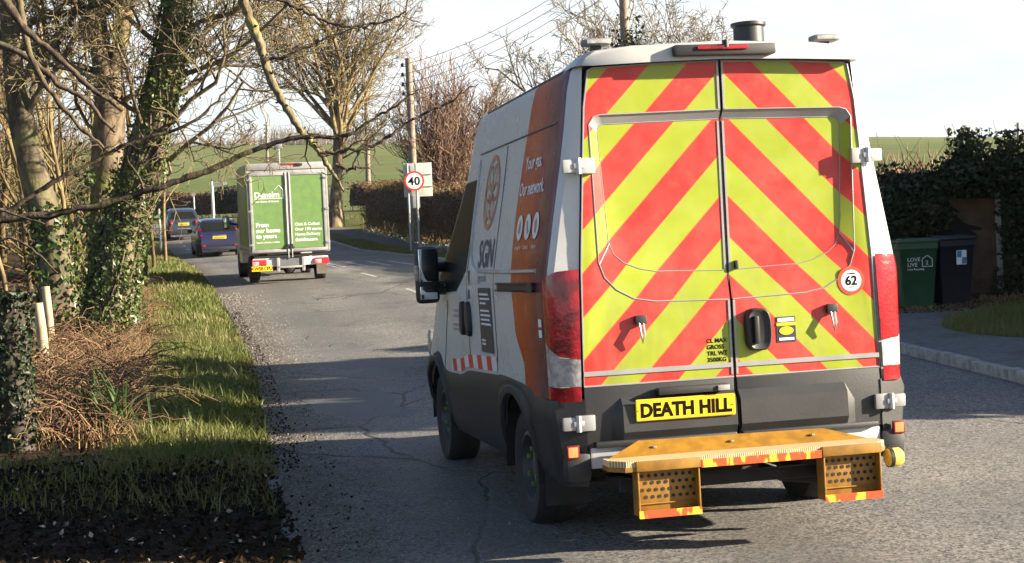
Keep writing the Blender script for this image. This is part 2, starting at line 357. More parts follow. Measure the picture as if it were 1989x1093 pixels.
# painted markings: worn centre dashes and a ghost of lettering
q = NM('worn_road_paint', .6); wn_ = q.noise(26, 5, .7); q.color(q.mix(q.rng(wn_, .42, .6), (.13, .125, .12), (.62, .60, .57))); ROADPAINT = q.m
def mark(pts, name='road_marking'):
    mb = MB()
    for a, b, w in pts:
        a = np.array(a, float); b = np.array(b, float); n = max(2, int(np.linalg.norm(b - a) / .5) + 1); L = []
        d = (b - a) / np.linalg.norm(b - a); s = np.array([-d[1], d[0]]) * w / 2
        for k in range(n):
            p = a + (b - a) * k / (n - 1); L.append([(p[0] + e * s[0], p[1] + e * s[1], float(road_z(p[0] + e * s[0], p[1] + e * s[1])) + .005) for e in (-1, 0, 1)])
        mb.grid(L)
    return tag(mb.build(name, ROADPAINT, angle=0), kind='structure')
def ctr(y): return float(XL(y) * .48 + XR(y) * .52)
mark([((ctr(y), y), (ctr(y + 2), y + 2), .1) for y in np.arange(19.5, 84, 6.0)], 'centre_line')
mark([((-4.6 + i * .62 - (.5 if j else 0), 43.2 + j * 1.7), (-4.6 + i * .62 - .45 - (.5 if j else 0), 44.6 + j * 1.7), .13) for i in range(4) for j in range(2)] + [((-4.9 + i * .5, 43.1 + 1.5 * (i % 2)), (-4.5 + i * .5, 43.1 + 1.5 * (i % 2)), .13) for i in range(4)], 'road_lettering')
mark([((float(XL(y)) + .75, y), (float(XL(y + .9)) + .75, y + .9), .09) for y in (66, 69, 72, 75, 78)], 'edge_line')
# kerbs
STONE = simple('kerb_concrete', (.24, .235, .225), .85, var=.3, sc=9, bump=.4)
def kerb(name, ya, yb, side, w=.13, hh=.125, st=.915, gaps=()):
    mb = MB(); y = ya; k = 0
    while y < yb:
        if k not in gaps:
            fx = XL if side < 0 else XR; y2 = y + st - .012
            a = np.array([float(fx(y)), y]); b = np.array([float(fx(y2)), y2]); d = b - a; L = float(np.linalg.norm(d)); an = math.atan2(-d[0], d[1])
            c = (a + b) / 2; rise = math.atan2(float(P(y2) - P(y)), L); hq = hh + .008 * math.sin(k * 2.7)
            mb.box((c[0] + side * w * .5, c[1], float(P(c[1])) + hq / 2 - .07), (w, L, hq + .14), 0, .018, (rise, 0, an))
        y += st; k += 1
    return tag(mb.build(name, STONE), kind='structure')
kerb('kerb', 6, 32, 1); kerb('kerb', 32, 80, 1, hh=.07); STONE = simple('edging_concrete_dirty', (.10, .095, .085), .9, var=.45, sc=12, bump=.4); kerb('edging_kerb', 5.2, 13.2, -1, w=.1, hh=.025, st=.6, gaps=(3, 5, 6, 8, 9, 11))

# right pavement with the apron to the bins, and an old repair patch in the road
q = NM('pavement_tarmac', .85); n2 = q.noise(9, 5, .65); cc = q.mix(q.rng(n2, .3, .75), (.075, .074, .073), (.135, .132, .128)); cc = q.mix(q.rng(q.noise(1.4, 5, .7), .5, .7), cc, (.055, .048, .038)); q.color(cc); q.bump(q.noise(90, 3), .6, .006); PAVEM = q.m
ys = axis([(4, 23.4, .2)]); us = np.linspace(0, 1, 14); YY, UU = np.meshgrid(ys, us, indexing='ij'); x0 = XR(YY) + .12; x1 = np.where(YY > 17.2, np.maximum(XR(YY) + 2.3, 7.3), XR(YY) + 2.3 + 4 * (1 - sst(YY, 9, 13)))
XX = x0 + (x1 - x0) * UU; ZZ = P(YY) + .112 + .012 * UU; idx = np.arange(YY.size).reshape(YY.shape); F = np.stack([idx[:-1, :-1], idx[:-1, 1:], idx[1:, 1:], idx[1:, :-1]], -1).reshape(-1, 4)
pvm = mesh_np('pavement', np.stack([XX, YY, ZZ], -1).reshape(-1, 3), F, PAVEM, smooth=True); tag(pvm, kind='structure')
q = NM('road_patch_tarmac', .75); n2 = q.noise(120, 3, .7); cc = q.mix(q.rng(n2, .35, .65), (.045, .045, .047), (.19, .182, .172)); q.color(cc); q.bump(n2, .8, .008); PATCHM = q.m
def patch(outl, name='road_patch'):
    rgp = np.random.RandomState(len(outl)); P_ = []
    for a, b in zip(outl, outl[1:] + outl[:1]):
        for t in np.linspace(0, 1, 7)[:-1]: P_.append((a[0] + (b[0] - a[0]) * t + rgp.normal() * .06, a[1] + (b[1] - a[1]) * t + rgp.normal() * .13))
    ct = np.mean(P_, 0); mb = MB(); rings = [[(ct[0] + (p[0] - ct[0]) * k, ct[1] + (p[1] - ct[1]) * k) for p in P_] for k in (1.0, .6, .25)]
    mb.grid([[(x, y, float(road_z(x, y)) + (.001 if k == 0 else .005)) for x, y in r_] for k, r_ in enumerate(rings)], 0, closed=True); mb.add([(x, y, float(road_z(x, y)) + .005) for x, y in rings[2]], [list(range(len(P_)))]); return tag(mb.build(name, PATCHM, angle=0), kind='structure')
patch([(-2.4, 17.0), (-1.6, 17.9), (-1.1, 15.6), (-1.7, 15.2)]); patch([(-3.0, 21.6), (-1.5, 20.9), (-1.3, 20.0), (-2.6, 20.3)])
# ================================================================== the white gas service van
YAW = R(12.18)
van = empty('service_van', (1.24, 8.73, 0.005), (R(-1.3), 0, YAW), 'white high roof service van with red and yellow chevron rear doors and yellow rear step', 'van')
WZ = [(.42, .99), (.6, 1.025), (.8, 1.05), (1.05, 1.052), (1.5, 1.06), (1.6, 1.052), (1.9, 1.0), (2.2, .945), (2.42, .91), (2.6, .885), (2.70, .86), (2.745, .825), (2.775, .76), (2.795, .6), (2.81, .3), (2.815, .0)]
def W(z): return float(np.interp(z, [a for a, b in WZ], [b for a, b in WZ]))
def YF(z): return float(np.interp(z, [.42, .7, .9, 1.14, 1.49, 1.81, 2.3, 2.6, 2.76, 2.815], [4.72, 4.8, 4.76, 4.45, 4.02, 3.55, 2.99, 2.82, 2.66, 2.5]))
def DW(z): return float(np.interp(z, [.6, .95, 1.6, 2.2, 2.71, 2.74], [.905, .898, .88, .84, .803, .80]))
ARCH = [(1.06, .385, .46), (4.0, .455, .45)]
def ZB(y, ex=0.0):
    z = .42
    for yc, zc, r in ARCH:
        d = (r + ex) ** 2 - (y - yc) ** 2
        if d > 0: z = max(z, zc + math.sqrt(d))
    return z
def VY(y, z): return y if y <= 2.4 else 2.4 + (y - 2.4) * (YF(z) - 2.4) / 2.4
VCOL = sorted(set([.02, .07, .12, .2, .3, .4, .5] + [1.06 + .46 * math.cos(a) for a in np.linspace(0, math.pi, 17)] + [4.0 + .45 * math.cos(a) for a in np.linspace(0, math.pi, 15)] + list(np.arange(1.6, 3.5, .15)) + [4.5, 4.6, 4.7, 4.77, 4.8]))
def colx(y, z, off=0.0):
    w = W(z)
    if y < .12:                                             # rounded rear corner
        t = y / .12; w = w - .085 * (1 - math.sqrt(max(0, 1 - (1 - t) ** 2)))
    if y > 4.3: w -= .12 * ((y - 4.3) / .5) ** 2
    return w + off
def side_pt(y, z, off=0.0, s=-1): return (s * colx(y, z, off), VY(y, z), z)
# paint: white, orange sweep towards the back turning purple at the edge
q = NM('van_livery', .38, spec=.3, coat=.08); x, y, z = q.xyz(); ln = None
bnd = q.math('ADD', q.math('MULTIPLY', q.math('SINE', q.math('ADD', q.math('MULTIPLY', z, 3.6), -5.6)), .055), .985)
bnd = q.math('SUBTRACT', bnd, q.math('MULTIPLY', q.rng(z, 1.25, 1.0), .2)); bnd = q.math('SUBTRACT', bnd, q.math('MULTIPLY', q.rng(z, 2.2, 2.75), .05))
isor = q.math('MULTIPLY', q.rng(q.math('SUBTRACT', y, bnd), .006, -.006), q.math('GREATER_THAN', y, .068)); isor = q.math('MULTIPLY', isor, q.rng(z, 2.75, 2.742)); isor = q.math('MULTIPLY', isor, q.rng(x, -.5, -.55))
orange = q.mix(q.rng(y, .75, .16), (.46, .052, .006), (.10, .012, .045))
dirt = q.math('MULTIPLY', q.rng(z, 1.25, .7), q.rng(q.noise(4, 5, .65), .3, .7)); c = q.mix(isor, (.56, .56, .55), orange)
c = q.mix(q.math('MULTIPLY', dirt, .22), c, (.30, .26, .21)); q.color(c); q.rough(q.rng(q.noise(5, 4), .3, .7, .25, .42)); LIV = q.m
q = NM('chevron_vinyl', .42, coat=.15); x, y, z = q.xyz()
t = q.math('DIVIDE', q.math('SUBTRACT', 2.689 + .465 * 4, q.math('ADD', z, q.math('MULTIPLY', q.math('ABSOLUTE', x), 1.03))), .4645); fr = q.math('FRACT', t)
red = q.math('ADD', q.rng(fr, .486, .497), q.rng(fr, .011, .001), clamp=True); edge = q.math('ADD', q.rng(q.math('ABSOLUTE', q.math('SUBTRACT', fr, .492)), .016, .008), q.rng(q.math('ABSOLUTE', q.math('SUBTRACT', fr, .006)), .016, .008), clamp=True)
fl = q.noise(2.0, 4, .6); yel = q.mix(q.rng(fl, .3, .7), (.25, .31, .006), (.30, .35, .012)); rd = q.mix(q.rng(fl, .3, .7), (.50, .016, .010), (.55, .027, .017))
c = q.mix(red, yel, rd); c = q.mix(q.math('MULTIPLY', edge, .55), c, (.6, .18, .012)); c = q.mix(q.math('MULTIPLY', q.rng(q.noise(7, 6, .7), .5, .8), .22), c, (.22, .19, .09)); c = q.mix(q.math('MULTIPLY', q.math('MULTIPLY', q.rng(z, 1.9, .95), q.rng(q.noise(2.4, 6, .7, q.obj((1.6, 1, .35))), .42, .72)), .42), c, (.15, .12, .075)); q.color(c); q.rough(q.rng(q.noise(6, 4, .7), .3, .7, .32, .55))
q.bump(q.math('ADD', q.noise(1.4, 2), q.math('MULTIPLY', q.noise(9, 3), .12)), .16, .02); CHEV = q.m
YELLOW = simple('yellow_step_paint', (.25, .122, .008), .55, var=.22, sc=13, bump=.1)
q = NM('step_tread', .7); x, y, z = q.xyz(); rib = q.math('SINE', q.math('MULTIPLY', x, 520.0)); q.color(q.mix(q.rng(rib, -.3, .6), (.34, .22, .09), (.62, .48, .28))); q.bump(rib, .4, .004); TREAD = q.m
q = NM('reflective_tape', .3); nn = q.noise(14, 2, .5, q.obj((1, 1, .4))); q.color(q.mix(q.rng(nn, .5, .56), (.85, .09, .03), (.95, .52, .05))); TAPE = q.m
q = NM('reflective_band', .4); x, y, z = q.xyz(); q.color(q.mix(q.math('GREATER_THAN', q.math('FRACT', q.math('DIVIDE', q.math('ADD', y, q.math('MULTIPLY', z, -.35)), .34)), .5), (.66, .05, .045), (.74, .72, .70))); BANDM = q.m

# body shell: both sides and the roof as one lofted skin
zl = [.42, .52, .62, .74, .86, .95, 1.05, 1.2, 1.35, 1.5, 1.6, 1.75, 1.9, 2.05, 2.2, 2.32, 2.42, 2.5, 2.6, 2.66, 2.70, 2.725, 2.745, 2.762, 2.775, 2.787, 2.795]
def skin(s):
    rows = []
    for z in zl:
        row = [(s * DW(z), -.004, z)]
        for y in VCOL:
            zb = ZB(y); zz = z if z >= 1.3 else zb + (z - .42) / .88 * (1.3 - zb); row.append(side_pt(y, zz, 0, s))
        rows.append(row)
    for z, f in ((2.803, .7), (2.809, .4), (2.813, .2), (2.815, .0)):
        rows.append([(s * W(z), -.004, z)] + [(s * W(z), VY(y, z), z) for y in VCOL])
    return rows
mb = MB(); L_, R_ = skin(-1), skin(1); mb.grid(L_); mb.grid(R_)
front = [[a[-1], b[-1]] for a, b in zip(L_, R_)]
mb.grid([[tuple(np.array(a) * (1 - t) + np.array(b) * t + np.array([0, .14 * math.sin(math.pi * t), 0])) for t in np.linspace(0, 1, 9)] for a, b in front])
mb.box((0, 2.2, .5), (1.7, 4.2, .12), 1)                    # floor
body = mb.build('body', [LIV, UNDER], van, 40)
# wheel arch liners
for yc, zc, r in ARCH:
    for s in (-1, 1):
        mb = MB(); mb.grid([[(s * xx, yc + (r - .006) * math.cos(a), zc + (r - .006) * math.sin(a)) for xx in (1.03, .62)] for a in np.linspace(-.1, math.pi + .1, 20)])
        mb.add([(s * .62, yc + (r - .006) * math.cos(a), zc + (r - .006) * math.sin(a)) for a in np.linspace(-.1, math.pi + .1, 20)], [list(range(20))]); mb.build('wheel_arch_liner', UNDER, van)
CLAD = simple('cladding_black', (.014, .015, .017), .55, var=.3, sc=3, bump=.15)
# dark lower cladding, standing proud of the body
def ZC(y):
    z = float(np.interp(y, [0, .5, .56, 1.5, 1.6, 2.2, 2.6, 2.9, 3.3, 3.5, 4.4, 4.8], [.875, .875, .92, .95, .945, .93, .92, .87, .86, .86, .95, .95]))
    for yc, zc, r in ARCH:
        d = (r + .085) ** 2 - (y - yc) ** 2
        if d > 0: z = max(z, zc + math.sqrt(d))
    return z
for s in (-1, 1):
    mb = MB(); rows = []
    for t in np.linspace(0, 1, 9):
        row = []
        for y in [.0] + VCOL:
            zb = ZB(y) - (.03 if ZB(y) < .43 else .004); zt = ZC(y); zz = zb + (zt - zb) * t
            o = .016 if 0 < t < 1 else -.004
            if .3 < y < 4.6 and abs(zb - ZB(y)) < .02 and t < .6: o += .018
            if y < .5: o += .02 * (1 - y / .5)
            row.append(side_pt(y, zz, o, s) if y > 0 else (s * .885, -.02, zz))
        rows.append(row)
    mb.grid(rows); mb.build('lower_cladding', CLAD, van, 40)
# red and white band above the cladding
mb = MB(); ysb = np.arange(1.54, 3.36, .08)
mb.grid([[side_pt(y, ZC(y) + .008 + t * .095, .006) for y in ysb] for t in (0, .5, 1)]); mb.build('reflective_band', BANDM, van)
# header over the rear doors
mb = MB(); hp = [(-.80, 2.722), (-.4, 2.735), (0, 2.742), (.4, 2.735), (.80, 2.722), (.865, 2.722), (.84, 2.765), (.78, 2.80), (.55, 2.824), (0, 2.842), (-.55, 2.824), (-.78, 2.80), (-.84, 2.765), (-.865, 2.722)]
def hsec(y, k, dz=0): return [(a * k, y, b + dz) for a, b in hp]
mb.grid([hsec(-.085, .95, -.004), hsec(-.072, .965, 0), hsec(.05, .985, .004), hsec(.5, .975, -.02)], 0, closed=True); mb.add(hsec(-.085, .95, -.004), [list(range(14))]); mb.build('roof_header', WHITE, van, 50)
mb = MB(); mb.box((-.0, -.105, 2.785), (.60, .06, .062), 0, .014); mb.box((-.02, -.142, 2.795), (.30, .008, .022), 1, .003); mb.lathe([(0, -.03), (.02, -.03), (.02, .01), (0, .01)], 12, 0, Matrix.Translation((0, -.13, 2.825)))
mb.build('brake_light_bar', [BLACK, REDLENS], van)
for sx, sy in ((-.68, .12), (.71, .14)):
    mb = MB(); mb.box((sx, sy, 2.872), (.155, .11, .038), 0, .012); mb.box((sx, sy - .056, 2.872), (.13, .006, .022), 2, .002); mb.box((sx, sy + .01, 2.83), (.05, .05, .06), 1); mb.build('beacon_light', [simple('beacon_grey', (.16, .16, .17), .5), BLACK, CLEARLENS], van)
mb = MB(); M = Matrix.Translation((.365, .45, 2.80)); mb.lathe([(0, 0), (.13, 0), (.135, .075), (.125, .09), (.092, .10), (.09, .19), (.105, .20), (.105, .218), (.08, .222), (0, .222)], 28, 0, M); mb.build('roof_vent', BLACK, van, 30)
# ---- rear doors
outer = [(.012, 2.462), (.715, 2.452), (.755, 2.44), (.782, 2.40), (.765, 1.63), (.735, 1.545), (.67, 1.475), (.57, 1.42), (.45, 1.398), (.012, 1.385)]
inner = [(.012, 2.412), (.69, 2.402), (.715, 2.392), (.728, 2.36), (.694, 1.74), (.665, 1.67), (.61, 1.622), (.52, 1.585), (.42, 1.565), (.012, 1.552)]
doors = {}
for s in (-1, 1):
    mb = MB()
    edge = [(.007, .945)] + [(DW(z) - .012, z) for z in (.945, 1.2, 1.6, 1.9, 2.2, 2.5)] + [(DW(2.7) - .03, 2.70), (DW(2.7) - .06, 2.712), (.4, 2.728), (.007, 2.735)]
    poly = edge + [(.007, 2.462)] + outer[1:-1] + [(.007, 1.385)]
    mb.add([(s * a, -.012, b) for a, b in poly], [list(range(len(poly)))])
    ring = [[(s * a, -.012, b) for a, b in [(.007, 2.462)] + outer[1:-1] + [(.007, 1.385)]], [(s * a, .022, b) for a, b in [(.007, 2.412)] + inner[1:-1] + [(.007, 1.552)]]]
    b0 = len(mb.v); mb.grid(ring)
    for k in range(3): mb.m[-len(ring[0]) + 1 + k] = 1       # bare strip along the top
    mb.add(ring[1], [list(range(len(ring[1])))])
    # returns round the edge
    mb.grid([[(s * a, -.012, b) for a, b in edge], [(s * a, .04, b) for a, b in edge]], 1)
    d = mb.build('rear_door', [CHEV, ALU], van, 25); doors[s] = d
    mb = MB()
    mb.tube([(s * a, -.012, b) for a, b in outer], .004, 5); mb.tube([(s * a, .021, b) for a, b in inner], .0028, 5)
    mb.tube([(s * .69, .020, 1.735), (s * .762, -.012, 1.62)], .004, 5)
    mb.box((s * .447, -.014, 1.014), (.875, .01, .026)); mb.tube([(s * a, -.013, b) for a, b in edge], .006, 5)
    mb.box((s * .015, -.013, 2.598), (.012, .008, .26)); mb.box((s * .015, .022, 1.98), (.012, .008, .84)); mb.box((s * .015, -.013, 1.17), (.012, .008, .42)); mb.build('panel_edging', ALU, d)
    # dark lower door panel with a pressed plinth
    mb = MB(); w = .885
    mb.box((s * (w / 2 + .006), .01, .775), (w - .006, .05, .335), 0, .006)
    prof = [(-.012, .875), (-.055, .825), (-.062, .68), (-.03, .625)]
    x0, x1 = .012, (.72 if s > 0 else .74)
    rows = [[(s * x0, a, b) for a, b in prof], [(s * (x1 - .06), a, b) for a, b in prof], [(s * x1, -.014, b) for a, b in [(0, .80), (0, .77), (0, .70), (0, .64)]]]
    mb.grid(rows); mb.box((s * .43, -.03, .62), (.83, .05, .035), 0, .012); mb.build('lower_panel', DARKGREY, d, 30)
for s in (-1, 1):
    for z, xx in ((2.17, .862), (.745, .935)):
        mb = MB(); mb.box((s * (xx + .04), -.03, z), (.10, .035, .075), 0, .012); mb.box((s * (xx - .055), -.03, z), (.085, .03, .088), 0, .008); mb.tube([(s * xx, -.045, z - .045), (s * xx, -.045, z + .045)], .016, 10, 1); mb.box((s * (xx + .0), -.045, z), (.06, .02, .03), 1, .004)
        mb.build('hinge', [WHITE if z > 2 else ALU, STEEL], doors[s])
    mb = MB(); xx = -.545 if s < 0 else .60; zz = 1.30; mb.box((xx, -.03, zz), (.065, .03, .05), 0, .006); mb.tube([(xx - .012, -.04, zz - .02), (xx - .01, -.06, zz - .08), (xx, -.05, zz - .13), (xx + .012, -.06, zz - .08), (xx + .012, -.04, zz - .02)], .006, 6, 1); mb.build('door_latch', [BLACK, STEEL], doors[s])
mb = MB(); mb.tube([(0, .004, .61), (0, .004, 1.385), (0, .030, 1.55), (0, .030, 2.41), (0, .004, 2.462), (0, .004, 2.735)], .009, 6); mb.build('door_seal', BLACK, van)
# handle, lock, stickers on the right door
mb = MB()
ov = lambda rx, rz, y: [(.145 + rx * math.copysign(abs(math.cos(a)) ** .55, math.cos(a)), y, 1.205 + rz * math.copysign(abs(math.sin(a)) ** .7, math.sin(a))) for a in np.linspace(0, 2 * math.pi, 28, endpoint=False)]
mb.grid([ov(.078, .122, -.012), ov(.076, .12, -.05), ov(.066, .11, -.062), ov(.04, .09, -.05)], closed=True); mb.add(ov(.04, .09, -.05), [list(range(28))]); mb.box((.125, -.062, 1.205), (.03, .03, .16), 0, .01); mb.build('door_handle', BLACK, doors[1], 45)
mb = MB(); mb.box((.05, .016, 1.578), (.02, .04, .05), 0, .006); mb.build('lock', BLACK, doors[1])
mb = MB(); mb.box((.322, -.0135, 1.195), (.115, .004, .145), 0); mb.box((.322, -.0165, 1.25), (.10, .002, .02), 1); mb.box((.322, -.0165, 1.225), (.115, .002, .018), 2); mb.box((.322, -.0165, 1.14), (.09, .002, .014), 1)
mb.lathe([(0, 0), (.043, 0), (.043, .003), (0, .003)], 24, 2, Matrix.Translation((.322, -.0155, 1.187)) @ Matrix.Diagonal((1, 1, .55, 1)) @ Matrix.Rotation(R(90), 4, 'X')); mb.build('warning_sticker', [simple('navy_sticker', (.03, .035, .07), .4), VINYLW, PLATEY], doors[1])
def put_text(mb, txt, size, org, ux, uy, m=0, weight=0.0, align='LEFT', mapper=None, spacing=1.0):
    V, F_ = text_mb(txt, size, weight, align, spacing); org = Vector(org); ux = Vector(ux); uy = Vector(uy)
    mb.add([(mapper(v[0], v[1]) if mapper else org + ux * v[0] + uy * v[1]) for v in V], F_, m)
mb = MB(); c = (.735, -.0135, 1.452); M = Matrix.Translation(c) @ Matrix.Rotation(R(90), 4, 'X')
mb.lathe([(0, 0), (.083, 0), (.083, .002), (.060, .0022)], 36, 1, M); mb.lathe([(0, .003), (.062, .003)], 36, 0, M); put_text(mb, '62', .075, (.735, -.0185, 1.427), (1, 0, 0), (0, 0, 1), 2, .002, 'CENTER'); mb.box((.735, -.018, 1.492), (.05, .001, .006), 2); mb.box((.735, -.018, 1.415), (.03, .001, .005), 2)
mb.build('speed_sticker', [VINYLW, simple('sticker_red', (.8, .06, .03), .4), INK], doors[1], 0)
mb = MB()
for k, s_ in enumerate(('CL MAX', 'GROSS', 'TRL WT', '3500KG')): put_text(mb, s_, .034, (-.16, -.0135, 1.145 - k * .036), (1, 0, 0), (0, 0, 1), 0, .0008)
mb.build('weight_lettering', INK, doors[-1], 0)
# number plate
mb = MB(); pm = Matrix.Translation((-.32, -.070, .797)) @ Matrix.Rotation(R(2), 4, 'X'); bm = bmesh.new(); bmesh.ops.create_cube(bm, size=1)
for v in bm.verts: v.co = Vector((v.co.x * .585, v.co.y * .012, v.co.z * .122))
bmesh.ops.bevel(bm, geom=bm.edges[:], offset=.005, segments=2, affect='EDGES'); mb.bm(bm, 0, pm)
V, F_ = text_mb('DEATH HILL', .105, .0048, 'CENTER', 1.0); mb.add([pm @ Vector((v[0] * .93, -.0072, v[1] - .037)) for v in V], F_, 1)
for sx in (-.268, .268): mb.lathe([(0, 0), (.004, 0), (.004, .004), (0, .004)], 10, 2, pm @ Matrix.Translation((sx * 1.03, -.0065, .0)) @ Matrix.Rotation(R(90), 4, 'X'))
for a, b, cx_, cz_ in ((.575, .003, 0, .056), (.575, .003, 0, -.056)): mb.add([pm @ Vector((cx_ + sx * a / 2, -.0069, cz_ + sz * b / 2)) for sx, sz in ((-1, -1), (1, -1), (1, 1), (-1, 1))], [[0, 1, 2, 3]], 3)
mb.build('number_plate', [PLATEY, INK, simple('screw_brown', (.25, .14, .03), .4), simple('plate_edge', (.45, .25, .01), .5)], doors[-1], 0)
mb = MB(); mb.box((-.27, -.055, .895), (.42, .07, .04), 0, .012); mb.box((-.10, -.095, .895), (.07, .012, .03), 1, .004); mb.build('plate_lamp', [DARKGREY, ALU], doors[-1])
# tail lamps wrapped round the corner
tcols = [(.0, None)] + [(y, y) for y in (.015, .03, .05, .075, .10, .125)]
def lamp(s, za, zb_, mat, name, par=None, dz=0.0):
    mb = MB(); rows = []
    for t in np.linspace(0, 1, 9):
        row = []
        for i, (y0, y) in enumerate(tcols):
            yy = y0; f = i / 6.0; lo = za(f); hi = zb_(f); z = lo + (hi - lo) * t; bul = .010 * math.sin(math.pi * min(1, max(0, (z - .84) / .76))) ** .4 if .85 < z < 1.58 else 0
            row.append((s * (DW(z) + .006), -.02 - bul * .6, z) if y is None else (s * (colx(yy, z, .002) + bul * .4), -.018 * (1 - f) - bul * (1 - f) + yy, z))
        rows.append(row)
    mb.grid(rows); return mb.build(name, mat, par if par is not None else van, 60)
for s in (-1, 1):
    root = lamp(s, lambda f: 1.10 + .10 * f, lambda f: 1.60 - .05 * f, REDLENS, 'tail_light')
    lamp(s, lambda f: .95, lambda f: 1.097 + .10 * f, CLEARLENS, 'indicator_lens', root); lamp(s, lambda f: .865, lambda f: .947, REDLENS, 'lower_lens', root)
    mb = MB(); mb.box((s * .975, -.035, .59), (.075, .02, .075), 0, .006); mb.box((s * .975, -.046, .59), (.052, .01, .055), 1, .004); mb.build('rear_reflector', [simple('reflector_housing', (.12, .01, .01), .4), REFLECT], van)  # passive reflector; its emission stands in for reflected sun
    mb = MB(); mb.box((s * .94, .07, .50), (.15, .22, .17), 0, .04); mb.build('bumper_corner', BLACK, van, 40)
mb = MB(); mb.box((0, .03, .545), (1.74, .10, .12), 0, .015); mb.build('rear_sill', WHITE, van)
# yellow rear step
st = empty('rear_step', (0, 0, 0)); st.parent = van
mb = MB(); mb.add([(-.83, -.24, .566), (.70, -.24, .562), (.47, -.12, .628), (-.62, -.12, .638), (-.83, -.21, .55), (.70, -.21, .55), (.47, -.09, .612), (-.62, -.09, .622)], [[0, 1, 2, 3], [7, 6, 5, 4], [0, 4, 5, 1], [1, 5, 6, 2], [2, 6, 7, 3], [3, 7, 4, 0]]); mb.build('back_plate', YELLOW, st, 20)
for bxx in (-.55, -.1, .38): mb = MB(); mb.lathe([(0, 0), (.014, 0), (.014, .008), (0, .009)], 6, 0, Matrix.Translation((bxx, -.18, .601))); mb.build('bolt', STEEL, st)
tp = [(-.86, -.22), (-.86, -.33), (-.79, -.42), (.66, -.42), (.73, -.36), (.73, -.22)]
mb = MB(); mb.prism(tp, .508, .532, 0, 'z'); tb = mb.build('step_deck', YELLOW, st, 20)
mb = MB(); mb.prism([(a * .995 - .0005, b * .99 - .002) for a, b in tp], .5325, .566, 0, 'z'); mb.build('tread', TREAD, tb, 20)
for x0, x1 in ((-.725, -.375), (.335, .675)):
    mb = MB(); w = x1 - x0; xm = (x0 + x1) / 2
    mb.box((xm, -.36, .39), (w, .012, .225), 0, .003); mb.box((x0 + .005, -.37, .385), (.01, .10, .24), 0, .003); mb.box((x1 - .005, -.37, .385), (.01, .10, .24), 0, .003); mb.box((xm, -.375, .275), (w - .024, .09, .012), 0, .003); mb.box((xm, -.422, .535), (w + .01, .012, .055), 0, .003); mb.tube([(x0 + .012, -.372, .325), (x1 - .012, -.372, .325)], .004, 6, 0)
    for i in range(8):
        for j in range(4):
            hx = x0 + .04 + i * (w - .08) / 7 + (.018 if j % 2 else 0); hz = .475 - j * .038
            if hx < x1 - .02: mb.lathe([(0, .0), (.0105, .0), (.0105, .003), (0, .003)], 8, 1, Matrix.Translation((hx, -.3655, hz)) @ Matrix.Rotation(R(90), 4, 'X'))
    bx = mb.build('foot_box', [YELLOW, UNDER], st, 30); mb = MB(); mb.box((xm, -.424, .277), (w, .004, .04)); mb.build('reflective_strip', TAPE, bx)
mb = MB(); mb.box((-.02, -.423, .525), (.69, .004, .042)); mb.build('reflective_strip', TAPE, st)
mb = MB(); mb.lathe([(0, 0), (.04, 0), (.052, .012), (.052, .075), (.04, .09), (0, .09)], 20, 0, Matrix.Translation((.735, -.36, .465)) @ Matrix.Rotation(R(90), 4, 'Y')); mb.lathe([(.02, 0), (.056, 0), (.056, .02), (.02, .02)], 20, 1, Matrix.Translation((.745, -.36, .465)) @ Matrix.Rotation(R(90), 4, 'Y')); mb.build('rubber_buffer', [simple('yellow_rubber', (.62, .47, .06), .7, var=.25, sc=15), BLACK], st, 40)
# underneath: axle, springs, tow bracket, exhaust
mb = MB(); mb.tube([(-.85, 1.06, .37), (.85, 1.06, .37)], .06, 12); mb.lathe([(0, -.16), (.12, -.13), (.17, 0), (.12, .13), (0, .16)], 16, 0, Matrix.Translation((.05, 1.06, .37)) @ Matrix.Rotation(R(90), 4, 'X'))
for s in (-1, 1): mb.box((s * .48, 1.5, .48), (.09, 3.2, .12)); mb.box((s * .52, .9, .34), (.07, 1.3, .03)); mb.box((s * .42, -.12, .43), (.05, .35, .1), 0, .01)
mb.box((.0, -.15, .40), (1.5, .05, .07), 0, .01); mb.tube([(.30, 1.2, .36), (.34, .2, .33), (.62, .0, .31), (.8, -.05, .31)], .035, 10); mb.box((-.1, .3, .42), (.5, .5, .12), 0, .03); mb.tube([(-.95, .3, .38), (-.7, -.05, .42), (-.55, .1, .37)], .018, 8); mb.build('chassis', UNDER, van)
# wheels
def wheel(x, y, z, r, w, s, par, nuts=None, tyre=RUBBER, rim=RIMM, dual=False):
    M = Matrix.Translation((x, y, z)) @ Matrix.Rotation(R(90) * s, 4, 'Y')
    root = empty('wheel', (0, 0, 0)); root.parent = par; mb = MB(); h = w / 2
    mb.lathe([(r * .6, -h * .8), (r * .72, -h), (r * .93, -h), (r * .99, -h * .8), (r, -h * .4), (r, -h * .1), (r * .985, -h * .08), (r * .985, h * .08), (r, h * .1), (r, h * .4), (r * .99, h * .8), (r * .93, h), (r * .72, h), (r * .6, h * .8)], 40, 0, M); mb.build('tyre', tyre, root, 40)
    mb = MB(); mb.lathe([(r * .62, -h * .7), (r * .62, h * .82), (r * .56, h * .86), (r * .53, h * .3), (r * .34, h * .2), (r * .3, h * .5), (r * .12, h * .55), (0, h * .55)], 32, 0, M)
    mb.build('rim', rim, root, 40)
    if nuts:
        for k in range(6):
            a = k * math.pi / 3; mb = MB(); mb.box(M @ Vector((r * .3 * math.cos(a), r * .3 * math.sin(a), h * .62)), (.035, .032, .032), 0, .008); mb.build('wheel_nut', nuts, root)
    return root
NUT = simple('green_nut_cap', (.08, .17, .03), .4)
